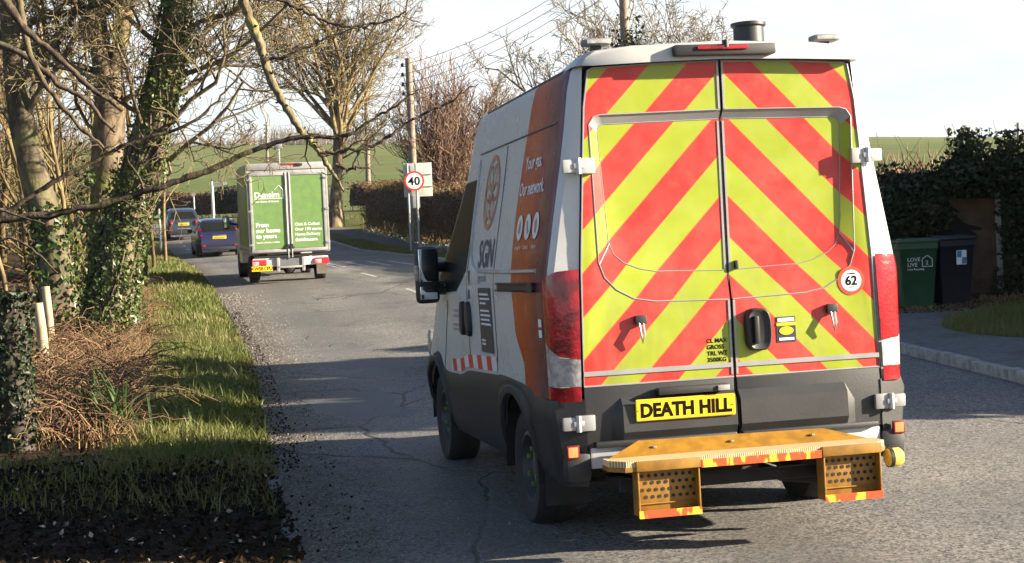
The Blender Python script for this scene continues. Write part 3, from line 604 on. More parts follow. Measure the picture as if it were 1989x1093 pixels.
for s in (-1, 1):
    wheel(s * .88, 1.06, .385, .36, .24, s, van, NUT); wheel(s * .90, 4.0, .452, .36, .24, s, van, NUT)
    mb = MB(); mb.box((s * .87, .56, .36), (.26, .012, .30), 0, .004); mb.build('mud_flap', RUBBER, van)
# cab: door glass, handle, mirror, slide rail
for s in (-1, 1):
    mb = MB(); G = [(2.62, 2.26), (2.585, 1.95), (2.62, 1.62), (2.78, 1.50), (3.6, 1.47), (4.55, 1.44), (4.55, 1.62), (4.62, 2.0), (4.35, 2.26)]
    def gp(y, z): return side_pt(y, z, .006, s)
    n = 12; top = [(2.63 + (4.55 - 2.63) * i / n, 2.26) for i in range(n + 1)]; bot = [(2.6 + (4.62 - 2.6) * i / n, 1.62 - .14 * min(1, i / 3) - .03 * i / n) for i in range(n + 1)]
    mb.grid([[gp(a[0] * (1 - t) + b[0] * t, a[1] * (1 - t) + b[1] * t) for a, b in zip(top, bot)] for t in np.linspace(0, 1, 7)]); mb.build('cab_window', GLASS, van, 60)
mb = MB(); mb.grid([[tuple(np.array(side_pt(4.8, z, 0, -1)) * (1 - t) + np.array(side_pt(4.8, z, 0, 1)) * t + np.array([0, .15 * math.sin(math.pi * t) + .01, .006])) for t in np.linspace(.06, .94, 9)] for z in (1.5, 1.8, 2.1, 2.3)]); mb.build('windscreen', GLASS, van, 60)
mb = MB(); mb.box((0, 4.86, .95), (1.5, .06, .22), 0, .02); mb.box((0, 4.85, .6), (1.8, .14, .25), 0, .05); mb.build('front_grille', BLACK, van)
for s in (-1, 1):
    mb = MB(); mb.box((s * .86, 4.72, 1.02), (.28, .16, .24), 0, .05); mb.build('headlight', CLEARLENS, van, 50)
    root = empty('wing_mirror', (0, 0, 0)); root.parent = van; mx_, my, mz = s * 1.20, 3.32, 1.60
    mb = MB(); mb.box((mx_, my + .03, mz), (.18, .10, .43), 0, .045, (0, 0, s * R(-6)), 3)
    for z in (1.50, 1.66): mb.tube([(s * .98, my + .1, z), (mx_ - s * .06, my + .03, z)], .04, 8)
    mb.box((s * 1.07, my + .06, 1.50), (.20, .06, .11), 0, .02); mb.box((s * 1.06, my + .08, 1.66), (.20, .06, .08), 0, .02); mb.build('housing', BLACK, root, 50)
    mb = MB(); mb.box((mx_, my - .026, mz + .075), (.14, .012, .25), 0, .03, (0, 0, s * R(-9))); mb.box((mx_, my - .026, mz - .135), (.135, .012, .10), 0, .03, (0, 0, s * R(-9))); mb.build('glass', CHROME, root, 50)
    mb = MB(); mb.box((mx_ + s * .085, my + .0, mz + .02), (.03, .07, .12), 0, .01); mb.build('side_repeater', CLEARLENS, root); mb = MB(); mb.box((s * 1.07, my + .03, 1.50), (.09, .012, .04), 0, .004); mb.build('arm_trim', ALU, root)
mb = MB()
for yy in (2.70, 2.42): mb.add(*[[side_pt(yy + .075 * math.copysign(abs(math.cos(a)) ** .7, math.cos(a)) * k, 1.28 + .125 * math.copysign(abs(math.sin(a)) ** .8, math.sin(a)) * k, o) for k, o in ((1, .002), (.95, .03), (.6, .035)) for a in np.linspace(0, 2 * math.pi, 20, endpoint=False)], [[i * 20 + j, i * 20 + (j + 1) % 20, (i + 1) * 20 + (j + 1) % 20, (i + 1) * 20 + j] for i in range(2) for j in range(20)] + [list(range(40, 60))]])
mb.build('cab_door_handle', BLACK, van, 50)
mb = MB(); mb.grid([[side_pt(y, z, o) for y in np.linspace(.32, 1.4, 6)] for z, o in ((1.478, .002), (1.482, .016), (1.49, .018), (1.49, .004), (1.52, .004), (1.523, .016), (1.532, .016), (1.535, .002))]); mb.grid([[side_pt(y, z, .03) for y in (.30, .42)] for z in (1.476, 1.536)]); mb.build('slide_rail', [BLACK], van, 20)
SEAM = simple('seam_dark', (.12, .11, .10), .6)
def rl(pts, r_): mb = MB(); mb.tube([side_pt(y, z, .001) for y, z in pts], r_, 5); mb.build('panel_seam', SEAM, van)
rl([(y, 2.436) for y in np.linspace(.2, 2.62, 14)], .007); rl([(y, 2.728) for y in np.linspace(.05, 2.8, 14)], .009)
rl([(1.52, z) for z in np.linspace(1.02, 2.42, 10)], .004); rl([(2.50, z) for z in np.linspace(1.0, 2.40, 10)], .004); rl([(1.57, z) for z in np.linspace(.45, .93, 5)], .005); rl([(3.62, z) for z in np.linspace(.7, 1.4, 5)], .004)
mb = MB(); mb.tube([side_pt(y, z, .002) for y, z in [(2.42, 2.36), (2.47, 2.25), (2.44, 1.95), (2.36, 1.74), (2.25, 1.65), (2.05, 1.615), (1.5, 1.605), (.9, 1.6), (.3, 1.6)]], .014, 6); mb.build('panel_rib', WHITE, van, 60)
# livery lettering on the near side
def smap(y0, z0): return lambda u, v: side_pt(y0 - u, z0 + v, .0045)
PURPLE = simple('dark_livery_ink', (.05, .045, .11), .45, var=0); ORNG = simple('orange_livery_ink', (.50, .22, .13), .45, var=0)
mb = MB(); put_text(mb, 'SGN', .26, 0 * Vector(), (0, 0, 0), (0, 0, 0), 0, .004, mapper=smap(2.09, 1.64)); put_text(mb, 'sgn.co.uk', .075, Vector(), (0, 0, 0), (0, 0, 0), 0, mapper=smap(2.05, 1.545)); mb.build('livery_name', PURPLE, van, 0)
mb = MB(); put_text(mb, 'Your gas.', .115, Vector(), (0, 0, 0), (0, 0, 0), 0, .002, mapper=smap(.90, 2.215)); put_text(mb, 'Our network.', .115, Vector(), (0, 0, 0), (0, 0, 0), 0, .002, mapper=smap(.99, 2.06)); mb.build('livery_slogan', VINYLW, van, 0)
mb = MB()
for k in range(3):
    yc = .86 - k * .215; cc = [side_pt(yc + .078 * math.cos(a), 1.865 + .078 * math.sin(a), .0045) for a in np.linspace(0, 2 * math.pi, 28, endpoint=False)]; mb.add(cc, [list(range(28))], 0)
    put_text(mb, ('Emergency', 'Connect', 'Enquire')[k], .036, Vector(), (0, 0, 0), (0, 0, 0), 0, 0, 'CENTER', smap(yc, 1.735))
    dd = [[(-.03, -.03), (.005, -.04), (.03, .0), (.01, .045), (-.02, .02)], [(-.035, .03), (-.01, .04), (.035, -.03), (.01, -.045)], [(-.02, -.04), (.02, -.04), (.03, .02), (0, .045), (-.03, .02)]][k]
    mb.add([side_pt(yc - a, 1.865 + b, .0065) for a, b in dd], [list(range(len(dd)))], 1)
mb.build('livery_icons', [VINYLW, ORNG], van, 0)
mb = MB()                                                    # round knot emblem: a ring and looping petals
def rib_(pts, w, off):
    P2 = np.array(pts); T2 = np.gradient(P2, axis=0); T2 /= np.linalg.norm(T2, axis=1, keepdims=True); Nn = np.stack([-T2[:, 1], T2[:, 0]], 1) * w / 2
    mb.grid([[side_pt(1.90 - p[0], 2.14 + p[1], off) for p in P2 + Nn], [side_pt(1.90 - p[0], 2.14 + p[1], off) for p in P2 - Nn]])
an = np.linspace(0, 2 * math.pi, 61); rib_([(.215 * math.cos(a), .235 * math.sin(a)) for a in an], .035, .0045)
for k in range(6):
    ca, sa = math.cos(k * math.pi / 3), math.sin(k * math.pi / 3); rib_([((.105 + .085 * math.cos(a)) * ca - .05 * math.sin(a) * sa, ((.105 + .085 * math.cos(a)) * sa + .05 * math.sin(a) * ca) * 1.08) for a in np.linspace(0, 2 * math.pi, 31)], .02, .0055 + .0008 * k)
mb.build('livery_emblem', ORNG, van, 0)
mb = MB(); PN = simple('grey_info_panel', (.055, .05, .06), .5, var=0)
mb.grid([[side_pt(y, z, .004) for y in np.linspace(1.62, 2.04, 5)] for z in np.linspace(1.065, 1.50, 6)], 0)
for k, (z, w) in enumerate([(1.45, .3), (1.42, .34), (1.39, .2), (1.34, .3), (1.31, .33), (1.28, .3), (1.25, .33), (1.14, .12), (1.115, .12)]): mb.grid([[side_pt(1.99 - w * t, z + e, .0055) for t in (0, .5, 1)] for e in (0, .013)], 1)
mb.build('info_panel', [PN, VINYLW], van, 0)
mb = MB()
for z, w in ((1.32, .26), (1.28, .3), (1.215, .3), (1.18, .3)): mb.grid([[side_pt(3.25 - w * t, z + e, .0045) for t in (0, .5, 1)] for e in (0, .02)], 0)
mb.grid([[side_pt(y, z, .0045) for y in (2.36, 2.44)] for z in (1.42, 1.62)], 1); mb.grid([[side_pt(y, z, .0055) for y in (2.37, 2.43)] for z in (1.52, 1.55)], 2)
for z in (1.22, 1.28): mb.grid([[side_pt(y, z + e, .0045) for y in (.20, .28)] for e in (0, .045)], 3)
mb.build('small_stickers', [simple('faded_ink', (.3, .3, .31), .5, var=0), simple('navy_label', (.05, .06, .09), .5, var=0), PLATEY, VINYLW], van, 0)
# ================================================================== other vehicles
def at(px, py, Y):
    d = fw * 3000 + rt * (px - 994.5) + up * (546.5 - py); return Vector((0, 0, CAMH)) + d * (Y / d.y)
def gz(x, y): return float(ground(x, y))
# ---- green box delivery truck
trk = empty('delivery_truck', (-5.27, 36.99, .845), (R(1.5), 0, R(13.9)), 'green box delivery truck with white lettering on its two rear doors', 'truck')
GREEN = simple('truck_green_vinyl', (.132, .235, .075), .5, coat=.1, var=.08); TRIMG = simple('truck_grey_frame', (.33, .325, .32), .5, .2, var=.12)
mb = MB(); mb.box((0, 1.66, 1.80), (1.90, 3.16, 2.08), 0, .02); mb.box((0, .04, 2.80), (1.90, .14, .16), 1, .03); mb.box((0, 1.64, 2.862), (1.80, 3.1, .05), 1, .02); mb.box((0, 1.62, .78), (1.90, 3.22, .09), 1, .01)
for s in (-1, 1): mb.box((s * .935, .02, 1.78), (.05, .06, 2.04), 1, .01); mb.box((s * .935, 3.2, 1.78), (.05, .06, 2.04), 1, .01); mb.box((s * .945, 1.6, .86), (.03, 3.2, .06), 1)
mb.box((0, .02, 2.67), (1.82, .05, .09), 1, .008); bxo = mb.build('cargo_box', [GREEN, TRIMG], trk)
for s in (-1, 1):
    mb = MB(); x0, x1 = (-.905, -.005) if s < 0 else (.005, .905)
    xm = (x0 + x1) / 2; w = x1 - x0
    mb.box((xm, -.012, 1.72), (w - .12, .02, 1.75), 0); 
    for zz in (.80, 2.625): mb.box((xm, -.018, zz), (w, .04, .075), 1, .006)
    for xx in (x0 + .035, x1 - .035): mb.box((xx, -.018, 1.71), (.065, .04, 1.75), 1, .006)
    d = mb.build('rear_door', [GREEN, TRIMG], trk)
    mb = MB(); xx = s * .045; mb.tube([(xx, -.045, .62), (xx, -.045, 2.66)], .011, 6, 0); mb.box((xx - .02, -.05, .86), (.16, .03, .045), 1, .008); mb.box((xx, -.045, .90), (.06, .03, .09), 1, .008); mb.build('lock_bar', [TRIMG, BLACK], d)
    for zz in (.95, 1.75, 2.5):
        mb = MB(); mb.box((s * .915, -.04, zz), (.10, .03, .05), 0, .006); mb.build('hinge', STEEL, d)
    mb = MB(); X_, Z_ = (1, 0, 0), (0, 0, 1); t = lambda s_, sz, x, z, w=0.0: put_text(mb, s_, sz, (x, -.0245, z), X_, Z_, 0, w)
    if s < 0:
        t('Dunelm', .185, -.79, 2.075, .004); mb.box((-.45, -.0245, 2.045), (.68, .001, .014)); hp_ = [(-.31, 2.25), (-.215, 2.35), (-.115, 2.25), (-.115, 2.045)]
        for a, b in zip(hp_[:-1], hp_[1:]): mb.tube([(a[0], -.0245, a[1]), (b[0], -.0245, b[1])], .008, 4)
        t('The Home of Homes', .066, -.79, 1.955, .001); t('From', .142, -.79, 1.375, .004); t('our home', .142, -.79, 1.24, .004); t('to yours', .142, -.79, 1.105, .004); t('Instore | Mobile | Online', .055, -.79, .985, .001)
    else:
        t('Click & Collect', .096, .135, 1.375, .002); t('Over 170 stores', .096, .135, 1.255, .002); t('Home Delivery', .096, .135, 1.135, .002); t('dunelm.com', .106, .135, 1.005, .004)
    mb.build('lettering', VINYLW, d, 0)
    if s > 0:   # faint household shapes ghosted into the vinyl
        mb = MB()
        for cx_, cz_, r_ in ((.35, 2.45, .07), (.62, 2.4, .09), (.45, 2.15, .1), (.72, 2.05, .08), (.5, 1.85, .07), (.7, 1.75, .05)): mb.add([(cx_ + r_ * math.cos(a) * (1 + .25 * math.sin(3 * a)), -.0235, cz_ + r_ * math.sin(a)) for a in np.linspace(0, 6.283, 18, endpoint=False)], [list(range(18))])
        mb.build('pattern', simple('pale_green_vinyl', (.15, .26, .07), .4, var=0), d, 0)
mb = MB(); mb.box((.1, -.01, 2.845), (.46, .06, .05), 0, .012); mb.box((.30, -.03, 2.83), (.16, .06, .06), 1, .01); mb.build('brake_light_bar', [REDLENS, BLACK], trk)
mb = MB(); mb.box((0, .06, .525), (1.80, .08, .20), 0, .015); mb.box((0, .1, .67), (1.7, .1, .06), 1); mb.build('rear_bumper', [simple('grey_white_bumper', (.45, .46, .48), .5), UNDER], trk)
mb = MB()
for s in (-1, 1): mb.box((s * .30, .0, .46), (.075, .05, .34), 0, .008)
mb.box((0, -.0, .40), (.66, .05, .05), 0, .008); mb.box((0, .012, .53), (.54, .02, .19), 1); mb.box((0, -.02, .66), (.7, .05, .03), 2); mb.build('tail_step', [TRIMG, simple('step_grey', (.13, .14, .15), .5), BLACK], trk)
for s in (-1, 1):
    mb = MB(); mb.box((s * .745, .01, .515), (.34, .05, .15), 0, .03); mb.build('tail_light', BRAKEON, trk); mb2 = MB(); mb2.box((s * .745 - .085, -.018, .50), (.15, .012, .10), 0, .02); mb2.build('indicator', CLEARLENS, bpy.data.objects[trk.children[-1].name])
mb = MB(); mb.box((-.69, -.005, .385), (.50, .012, .125), 0, .004); put_text(mb, 'KW58 CPU', .115, (-.69, -.0125, .345), (1, 0, 0), (0, 0, 1), 1, .002, 'CENTER', spacing=.85); mb.build('number_plate', [PLATEY, INK], trk, 0)
for s in (-1, 1):
    wheel(s * .80, .95, .335, .335, .23, s, trk); wheel(s * .82, 4.3, .335, .335, .23, s, trk); mb = MB(); mb.box((s * .80, .58, .30), (.24, .014, .26)); mb.build('mud_flap', simple('flap_brown', (.14, .11, .09), .8) if s > 0 else RUBBER, trk)
mb = MB(); mb.tube([(-.75, .95, .335), (.75, .95, .335)], .05, 10); mb.lathe([(0, -.14), (.12, -.08), (.15, 0), (.12, .08), (0, .14)], 14, 0, Matrix.Translation((.05, .95, .33)) @ Matrix.Rotation(R(90), 4, 'X'))
for s in (-1, 1): mb.box((s * .42, 2.3, .58), (.08, 4.4, .14))
mb.box((-.3, 1.5, .45), (.05, .05, .3)); mb.build('chassis', UNDER, trk)
mb = MB(); secs = []
for y, zt, w in ((3.32, 2.28, .90), (3.7, 2.34, .92), (4.3, 2.28, .92), (4.55, 1.95, .92), (4.9, 1.35, .92), (5.3, 1.10, .88), (5.5, .85, .8)): secs.append([(-w, y, .42), (-w, y, min(zt, 1.2)), (-w * (.86 if zt > 1.4 else .97), y, zt - .08), (-w * .7, y, zt), (w * .7, y, zt), (w * (.86 if zt > 1.4 else .97), y, zt - .08), (w, y, min(zt, 1.2)), (w, y, .42)])
mb.grid(secs, closed=True); mb.add(secs[0], [list(range(8))]); mb.add(secs[-1], [list(range(8))]); mb.build('cab', WHITE, trk, 40)
for s in (-1, 1):
    mb = MB(); mb.grid([[(s * .925, 3.75, 1.3), (s * .925, 4.75, 1.3)], [(s * .83, 3.75, 2.1), (s * .83, 4.3, 2.1)]]); mb.build('cab_window', GLASS, trk)
    root = empty('wing_mirror'); root.parent = trk; mb = MB(); mb.box((s * 1.22, 4.2, 1.46), (.17, .12, .36), 0, .05); mb.tube([(s * .9, 4.3, 1.4), (s * 1.2, 4.22, 1.45)], .03, 6); mb.build('housing', BLACK, root); mb = MB(); mb.box((s * 1.22, 4.135, 1.47), (.13, .01, .28), 0, .03); mb.build('glass', CHROME, root)

# ---- small hatchbacks
def hatch(name, loc, rz, label, paint, L, Wd, top, plate, lens, bar=None, mirror=None, group=None, pitch=1.2):
    c = empty(name, loc, (R(pitch), 0, R(rz)), label, 'car', group)
    ty = [a for a, b in top]; tz = [b for a, b in top]; hw = Wd / 2
    ys = [0, .02, .06, .12, .2, .3, .42, .55, .75, 1.0, 1.4, 1.8, 2.1, 2.4, 2.7, 3.0, 3.3, L - .25, L - .08, L]
    sh = .92                                               # shoulder height
    def plan(y): return hw * (1 - .16 * max(0, 1 - y / .5) ** 2.2 - .16 * max(0, (y - L + .7) / .7) ** 2)
    yw = [.68, L - .72]; rw = .325
    def sec(y, off=0.0):
        zt = float(np.interp(y, ty, tz)); p = plan(y); gl = max(0, min(1, (zt - sh) / .5)); zb = .24
        for q_ in yw:
            d = rw ** 2 - (y - q_) ** 2
            if d > 0: zb = max(zb, .3 + math.sqrt(d))
        s1 = min(zt, sh); pts = [(p * .94, zb), (p * .985, max(.42, zb + .01)), (p, max(.62, zb + .02) if zt > .62 else zt), (p * .985, s1)]
        zg = s1 + (zt - s1) * .86; pts += [(p * (.985 - .22 * gl), zg), (p * (.90 - .22 * gl) , s1 + (zt - s1) * .97), (p * (.62 - .12 * gl), zt), (0, zt + .006)]
        return [(x + off * (1 if x > .01 else 0), z) for x, z in pts]
    extra = [q_ + rw * math.cos(a) for q_ in yw for a in np.linspace(0, math.pi, 11)]; ys = sorted(set([round(v, 3) for v in ys + extra if 0 <= v <= L]))
    mb = MB()
    for s in (-1, 1): mb.grid([[(s * x, y, z) for x, z in sec(y)] for y in ys])
    for y in (0, L): a = sec(y); mb.add([(x, y, z) for x, z in a] + [(-x, y, z) for x, z in a[::-1]], [list(range(16))])
    mb.box((0, L / 2, .26), (Wd * .8, L * .92, .05), 1); mb.build('body', [paint, UNDER], c, 45)
    zw = lambda y: float(np.interp(y, ty, tz))
    ya, yb = [y for y in np.linspace(0, 1, 400) if zw(y) > .97][0], [y for y in np.linspace(0, 1, 400) if zw(y) > tz[3] - .10][0]
    mb = MB(); mb.grid([[(t * hw * (.80 - .16 * k) * (1 - .05 * t * t), ya + (yb - ya) * k - .012, zw(ya + (yb - ya) * k) + .012) for t in np.linspace(-1, 1, 9)] for k in np.linspace(0, 1, 5)]); mb.build('rear_window', GLASS, c, 60)
    for s in (-1, 1):
        mb = MB(); gpt = lambda y, k: (s * (plan(y) * (.985 - .22 * k * .86) + .006), y, sh + .03 + (zw(y) - sh) * .82 * k)
        mb.grid([[gpt(y, k) for y in np.linspace(.75, 2.55, 9)] for k in (0, .5, 1)]); mb.build('side_window', GLASS, c, 60)
        mb = MB(); lens(mb, s, plan, zw); mb.build('tail_light', REDLENS, c, 50)
        root = empty('wing_mirror'); root.parent = c; mb = MB(); mb.box((s * (hw + .10), 2.35, .98), (.20, .12, .14), 0, .04); mb.build('housing', BLACK, root)
        mb = MB(); mb.box((s * .62, -.012, .42), (.14, .02, .07), 0, .01); mb.build('reflector', REDLENS, c)
        for q_ in yw: wheel(s * (hw - .11), q_, .3, .3, .2, s, c)
    mb = MB(); mb.box((0, plate[0] - .015, plate[1]), (.52, .012, .115), 0, .004); mb.box((0, plate[0] - .0225, plate[1]), (.40, .002, .05), 1); mb.build('number_plate', [PLATEY, simple('plate_ink_soft', (.25, .15, .02), .5, var=0)], c)
    mb = MB(); mb.box((0, plate[0] - .015, plate[1] + .09), (.56, .03, .025), 0, .006); mb.build('boot_handle', CHROME if bar is None else STEEL, c)
    mb = MB(); mb.box((0, .03, .30), (Wd * .72, .07, .14), 0, .03); mb.build('lower_bumper', BLACK, c)
    mb = MB(); mb.tube([(-.05, yb + .1, tz[3] + .02), (-.05, yb - .12, tz[3] + .15)], .006, 5); mb.build('aerial', BLACK, c)
    if bar: mb = MB(); mb.grid([[(t * hw * .86, .0 - .02 + .09 * t * t, z) for t in np.linspace(-1, 1, 11)] for z in (.50, .525)]); mb.build('bumper_trim', STEEL, c)
    return c
def lens_tall(mb, s, plan, zw):
    mb.grid([[(s * (plan(y) * k + .012), y - .012, z) for y, z, k in ((.03, .80, .97), (.03, .80, .80))], [(s * (plan(.16) + .008), .14, .86), (s * .66, .075, .86)], [(s * (plan(.24) * .98 + .01), .22, 1.02), (s * .655, .135, 1.0)], [(s * (plan(.3) * .93 + .012), .28, 1.16), (s * .66, .20, 1.08)]])
def lens_small(mb, s, plan, zw):
    M = Matrix.Translation((s * .60, .035, .77)) @ Matrix.Rotation(R(90 - 14), 4, 'X') @ Matrix.Rotation(s * R(20), 4, 'Y') @ Matrix.Diagonal((.72, 1.2, 1, 1)); mb.lathe([(0, .05), (.08, .05), (.11, .03), (.115, -.02)], 22, 0, M)
BLUEP = simple('dark_blue_paint', (.016, .018, .055), .3, .2, coat=.6, var=.1); GREYP = simple('dark_slate_paint', (.030, .042, .060), .3, .2, coat=.5, var=.1)
hatch('hatchback_car', (-11.25, 59.93, float(road_z(-11.25, 60.5))), 15.5, 'dark blue hatchback with tall red corner lights beside the green truck', BLUEP, 3.95, 1.72, [(0, .56), (.03, .80), (.10, .95), (.52, 1.40), (1.2, 1.48), (1.9, 1.46), (2.3, 1.34), (2.95, 1.0), (3.6, .86), (3.95, .62)], (.035, .72), lens_tall, group='cars ahead on the road')
hatch('hatchback_car', (-15.68, 74.5, float(road_z(-15.7, 75.3))), 16.5, 'small rounded slate grey hatchback furthest up the road', GREYP, 3.55, 1.63, [(0, .54), (.04, .78), (.12, .95), (.50, 1.40), (1.1, 1.49), (1.7, 1.47), (2.1, 1.34), (2.7, 1.0), (3.3, .86), (3.55, .62)], (.035, .72), lens_small, bar=True, group='cars ahead on the road', pitch=2.2)

# ================================================================== signs and posts
LEAN = R(0.0)
POSTG = simple('grey_sign_post', (.34, .35, .36), .45, .5, var=.15); BACKG = simple('sign_back_pale', (.50, .54, .47), .5, .1, var=.08); SIGNRED = simple('sign_red', (.72, .04, .02), .35, var=.05)
sb = at(817, 490, 51.5); sgn = empty('speed_limit_sign', (sb.x, sb.y, gz(sb.x, sb.y)), (0, 0, R(6)), 'round 40 speed limit sign on two grey posts in front of the brown hedge', 'road sign')
g0 = sgn.location.z; ztop = at(800, 316, 51.5).z - g0
for dx in (-.03, -.31):
    mb = MB(); mb.tube([(dx, 0.03 if dx < -.1 else 0, -.3), (dx, 0.03 if dx < -.1 else 0, ztop - .02)], .038, 10); mb.build('post', POSTG, sgn)
zc_ = at(810, 351, 51.5).z - g0
mb = MB(); mb.box((.03, .09, ztop - .57), (.95, .025, 1.12), 0, .01); mb.box((.03, .07, ztop - .4), (.93, .02, .03), 1); mb.box((.03, .07, ztop - .8), (.93, .02, .03), 1); mb.build('back_panel', [BACKG, POSTG], sgn)
mb = MB(); mb.box((-.12, .08, ztop - 1.3), (.36, .02, .42), 0, .008); mb.build('lower_plate', simple('dull_sign_back', (.28, .30, .31), .5), sgn)
mb = MB(); M = Matrix.Translation((-.10, -.06, zc_)) @ Matrix.Rotation(R(90), 4, 'X'); mb.lathe([(0, -.012), (.33, -.012), (.33, .006), (.265, .0065)], 44, 0, M); mb.lathe([(0, .007), (.268, .007)], 44, 1, M); rd_ = mb.build('roundel', [SIGNRED, VINYLW], sgn, 0)
mb = MB(); put_text(mb, '40', .39, (-.10, -.072, zc_ - .135), (1, 0, 0), (0, 0, 1), 0, .005, 'CENTER', spacing=1.05); mb.build('numerals', INK, rd_, 0)
def post_thing(name, px, pbot, ptop, Y, r, mat, label, cat, extra=None, group=None):
    b = at(px, pbot, Y); t = at(px, ptop, Y); z0 = min(gz(b.x, b.y), b.z); c = empty(name, (b.x, b.y, z0), (0, 0, 0), label, cat, group)
    mb = MB(); H = t.z - z0; mb.tube([(0, 0, -.2), (0, 0, H)], r, 10); mb.build('post', mat, c); 
    if extra: extra(c, H)
    return c
WOODP = simple('weathered_wood_post', (.34, .27, .18), .8, var=.3, sc=3, bump=.4)
def finger(c, H):
    mb = MB(); mb.lathe([(.06, H - .35), (.11, H - .36), (.11, H - .9 * H), (.07, H - .9 * H)], 12); mb.build('post_sleeve', WHITE, c)
    mb = MB(); mb.prism([(.06, H - .30), (.95, H - .28), (1.03, H - .17), (.95, H - .06), (.06, H - .06)], -.02, .02); a = mb.build('finger_board', WHITE, c); mb = MB(); mb.box((.45, -.0225, H - .14), (.6, .002, .035)); mb.box((.38, -.0225, H - .21), (.45, .002, .035)); mb.build('writing', simple('faded_black', (.15, .15, .15), .6, var=0), a)
    mb = MB(); mb.tube([(0, 0, H), (0, 0, H + .12)], .03, 8); mb.lathe([(0, H + .1), (.07, H + .12), (.05, H + .2), (0, H + .24)], 10); mb.build('finial', BLACK, c)
post_thing('finger_post', 414, 406, 352, 104, .07, WHITE, 'white finger post with one arm pointing right at the far junction', 'signpost', finger)
def rnd(c, H):
    mb = MB(); mb.lathe([(0, 0), (.14, 0), (.14, .02), (0, .02)], 20, 0, Matrix.Translation((0, -.05, H - .1)) @ Matrix.Rotation(R(90), 4, 'X')); mb.lathe([(0, .021), (.10, .021)], 20, 1, Matrix.Translation((0, -.05, H - .1)) @ Matrix.Rotation(R(90), 4, 'X')); mb.build('disc', [simple('faded_sign_red', (.38, .2, .18), .5), simple('dull_sign_white', (.42, .42, .4), .5)], c, 0)
post_thing('roundel_sign', 378, 418, 374, 93, .045, POSTG, 'tiny round sign on thin grey pole beyond the furthest car', 'road sign', rnd)
post_thing('marker_post', 313, 492, 405, 63.5, .045, WHITE, 'slender white marker post standing on left verge', 'post')
def lampbox(c, H): mb = MB(); mb.box((0, 0, H + .12), (.45, .12, .32), 0, .03); mb.build('head_plate', WHITE, c); mb = MB(); mb.lathe([(.07, .0), (.11, .02), (.11, H - .9), (.06, H - .85)], 12); mb.build('post_sleeve', WHITE, c)
post_thing('white_post', 549, 440, 286, 88, .05, WHITE, 'white post with a small white head rising above the green truck', 'post', lampbox)
# telegraph poles and wires
POLE = bark('pole_wood', (.16, .125, .095), (.30, .24, .19), (.22, .19, .15), .3, 14)
PK = {}
def pole(px, ptop, pbase, Y, r, label, arm=True, base=None):
    b = at(px[1], pbase, Y); t = at(px[0], ptop, Y); z0 = gz(b.x, b.y); c = empty('telegraph_pole', (b.x, b.y, z0), (0, 0, 0), label, 'telegraph pole', 'telegraph poles along the road')
    mb = MB(); top = t - Vector((b.x, b.y, z0)); mb.tube([(0, 0, -.3), tuple(top * .5), tuple(top)], [r * 1.15, r, r * .85], 12); mb.build('pole', POLE, c, 50); pts = []
    if arm:
        for k in range(4):
            p = top + Vector((-.26, 0, -.25 - k * .38)); mb = MB(); mb.tube([top + Vector((0, 0, -.32 - k * .38)), p + Vector((0, 0, -.06))], .02, 5, 1); mb.lathe([(0, -.09), (.05, -.08), (.065, -.02), (.045, .05), (0, .08)], 8, 0, Matrix.Translation(p)); mb.build('insulator', [BLACK, STEEL], c); pts.append(Vector((b.x, b.y, z0)) + p)
    return c, pts
_, PK[1] = pole((793, 807), 113, 440, 62, .15, 'tall wooden telegraph pole behind the 40 sign')
_, PK[2] = pole((711, 717), 178, 425, 96, .15, 'telegraph pole between the big bare tree and the 40 sign')
_, PK[3] = pole((518, 521), 237, 400, 150, .15, 'slim telegraph pole rising left of the white post')
p4, PK[4] = pole((1207, 1228), -105, 430, 52, .165, 'thick near telegraph pole rising behind the white van roof with ivy on it')
_, PK[5] = pole((1977, 1979), 238, 330, 150, .16, 'distant telegraph pole at the right edge above the ivy hedge')
WIREM = simple('wire_grey', (.10, .10, .11), .6, var=0)
def wires(a, b, sag, grp, lab, order=None):
    for k in range(4):
        p, q_ = a[k], b[k]; n = 22; T = Tubes(); T.add([tuple(p.lerp(q_, i / n) - Vector((0, 0, sag * 4 * (i / n) * (1 - i / n)))) for i in range(n + 1)], [.0125] * (n + 1), 3)
        tag(T.build('overhead_wire', WIREM), lab, 'wire', grp)
wires(PK[4], PK[1], .5, 'wires in the near span', 'thin overhead wire between the near pole and the pole behind the 40 sign')
wires(PK[1], PK[2], .6, 'wires in the middle span', 'thin overhead wire from the 40 sign pole to the pole beside the bare tree')
wires(PK[2], PK[3], .7, 'wires in the far span', 'thin overhead wire crossing behind the bare tree to the furthest left pole')

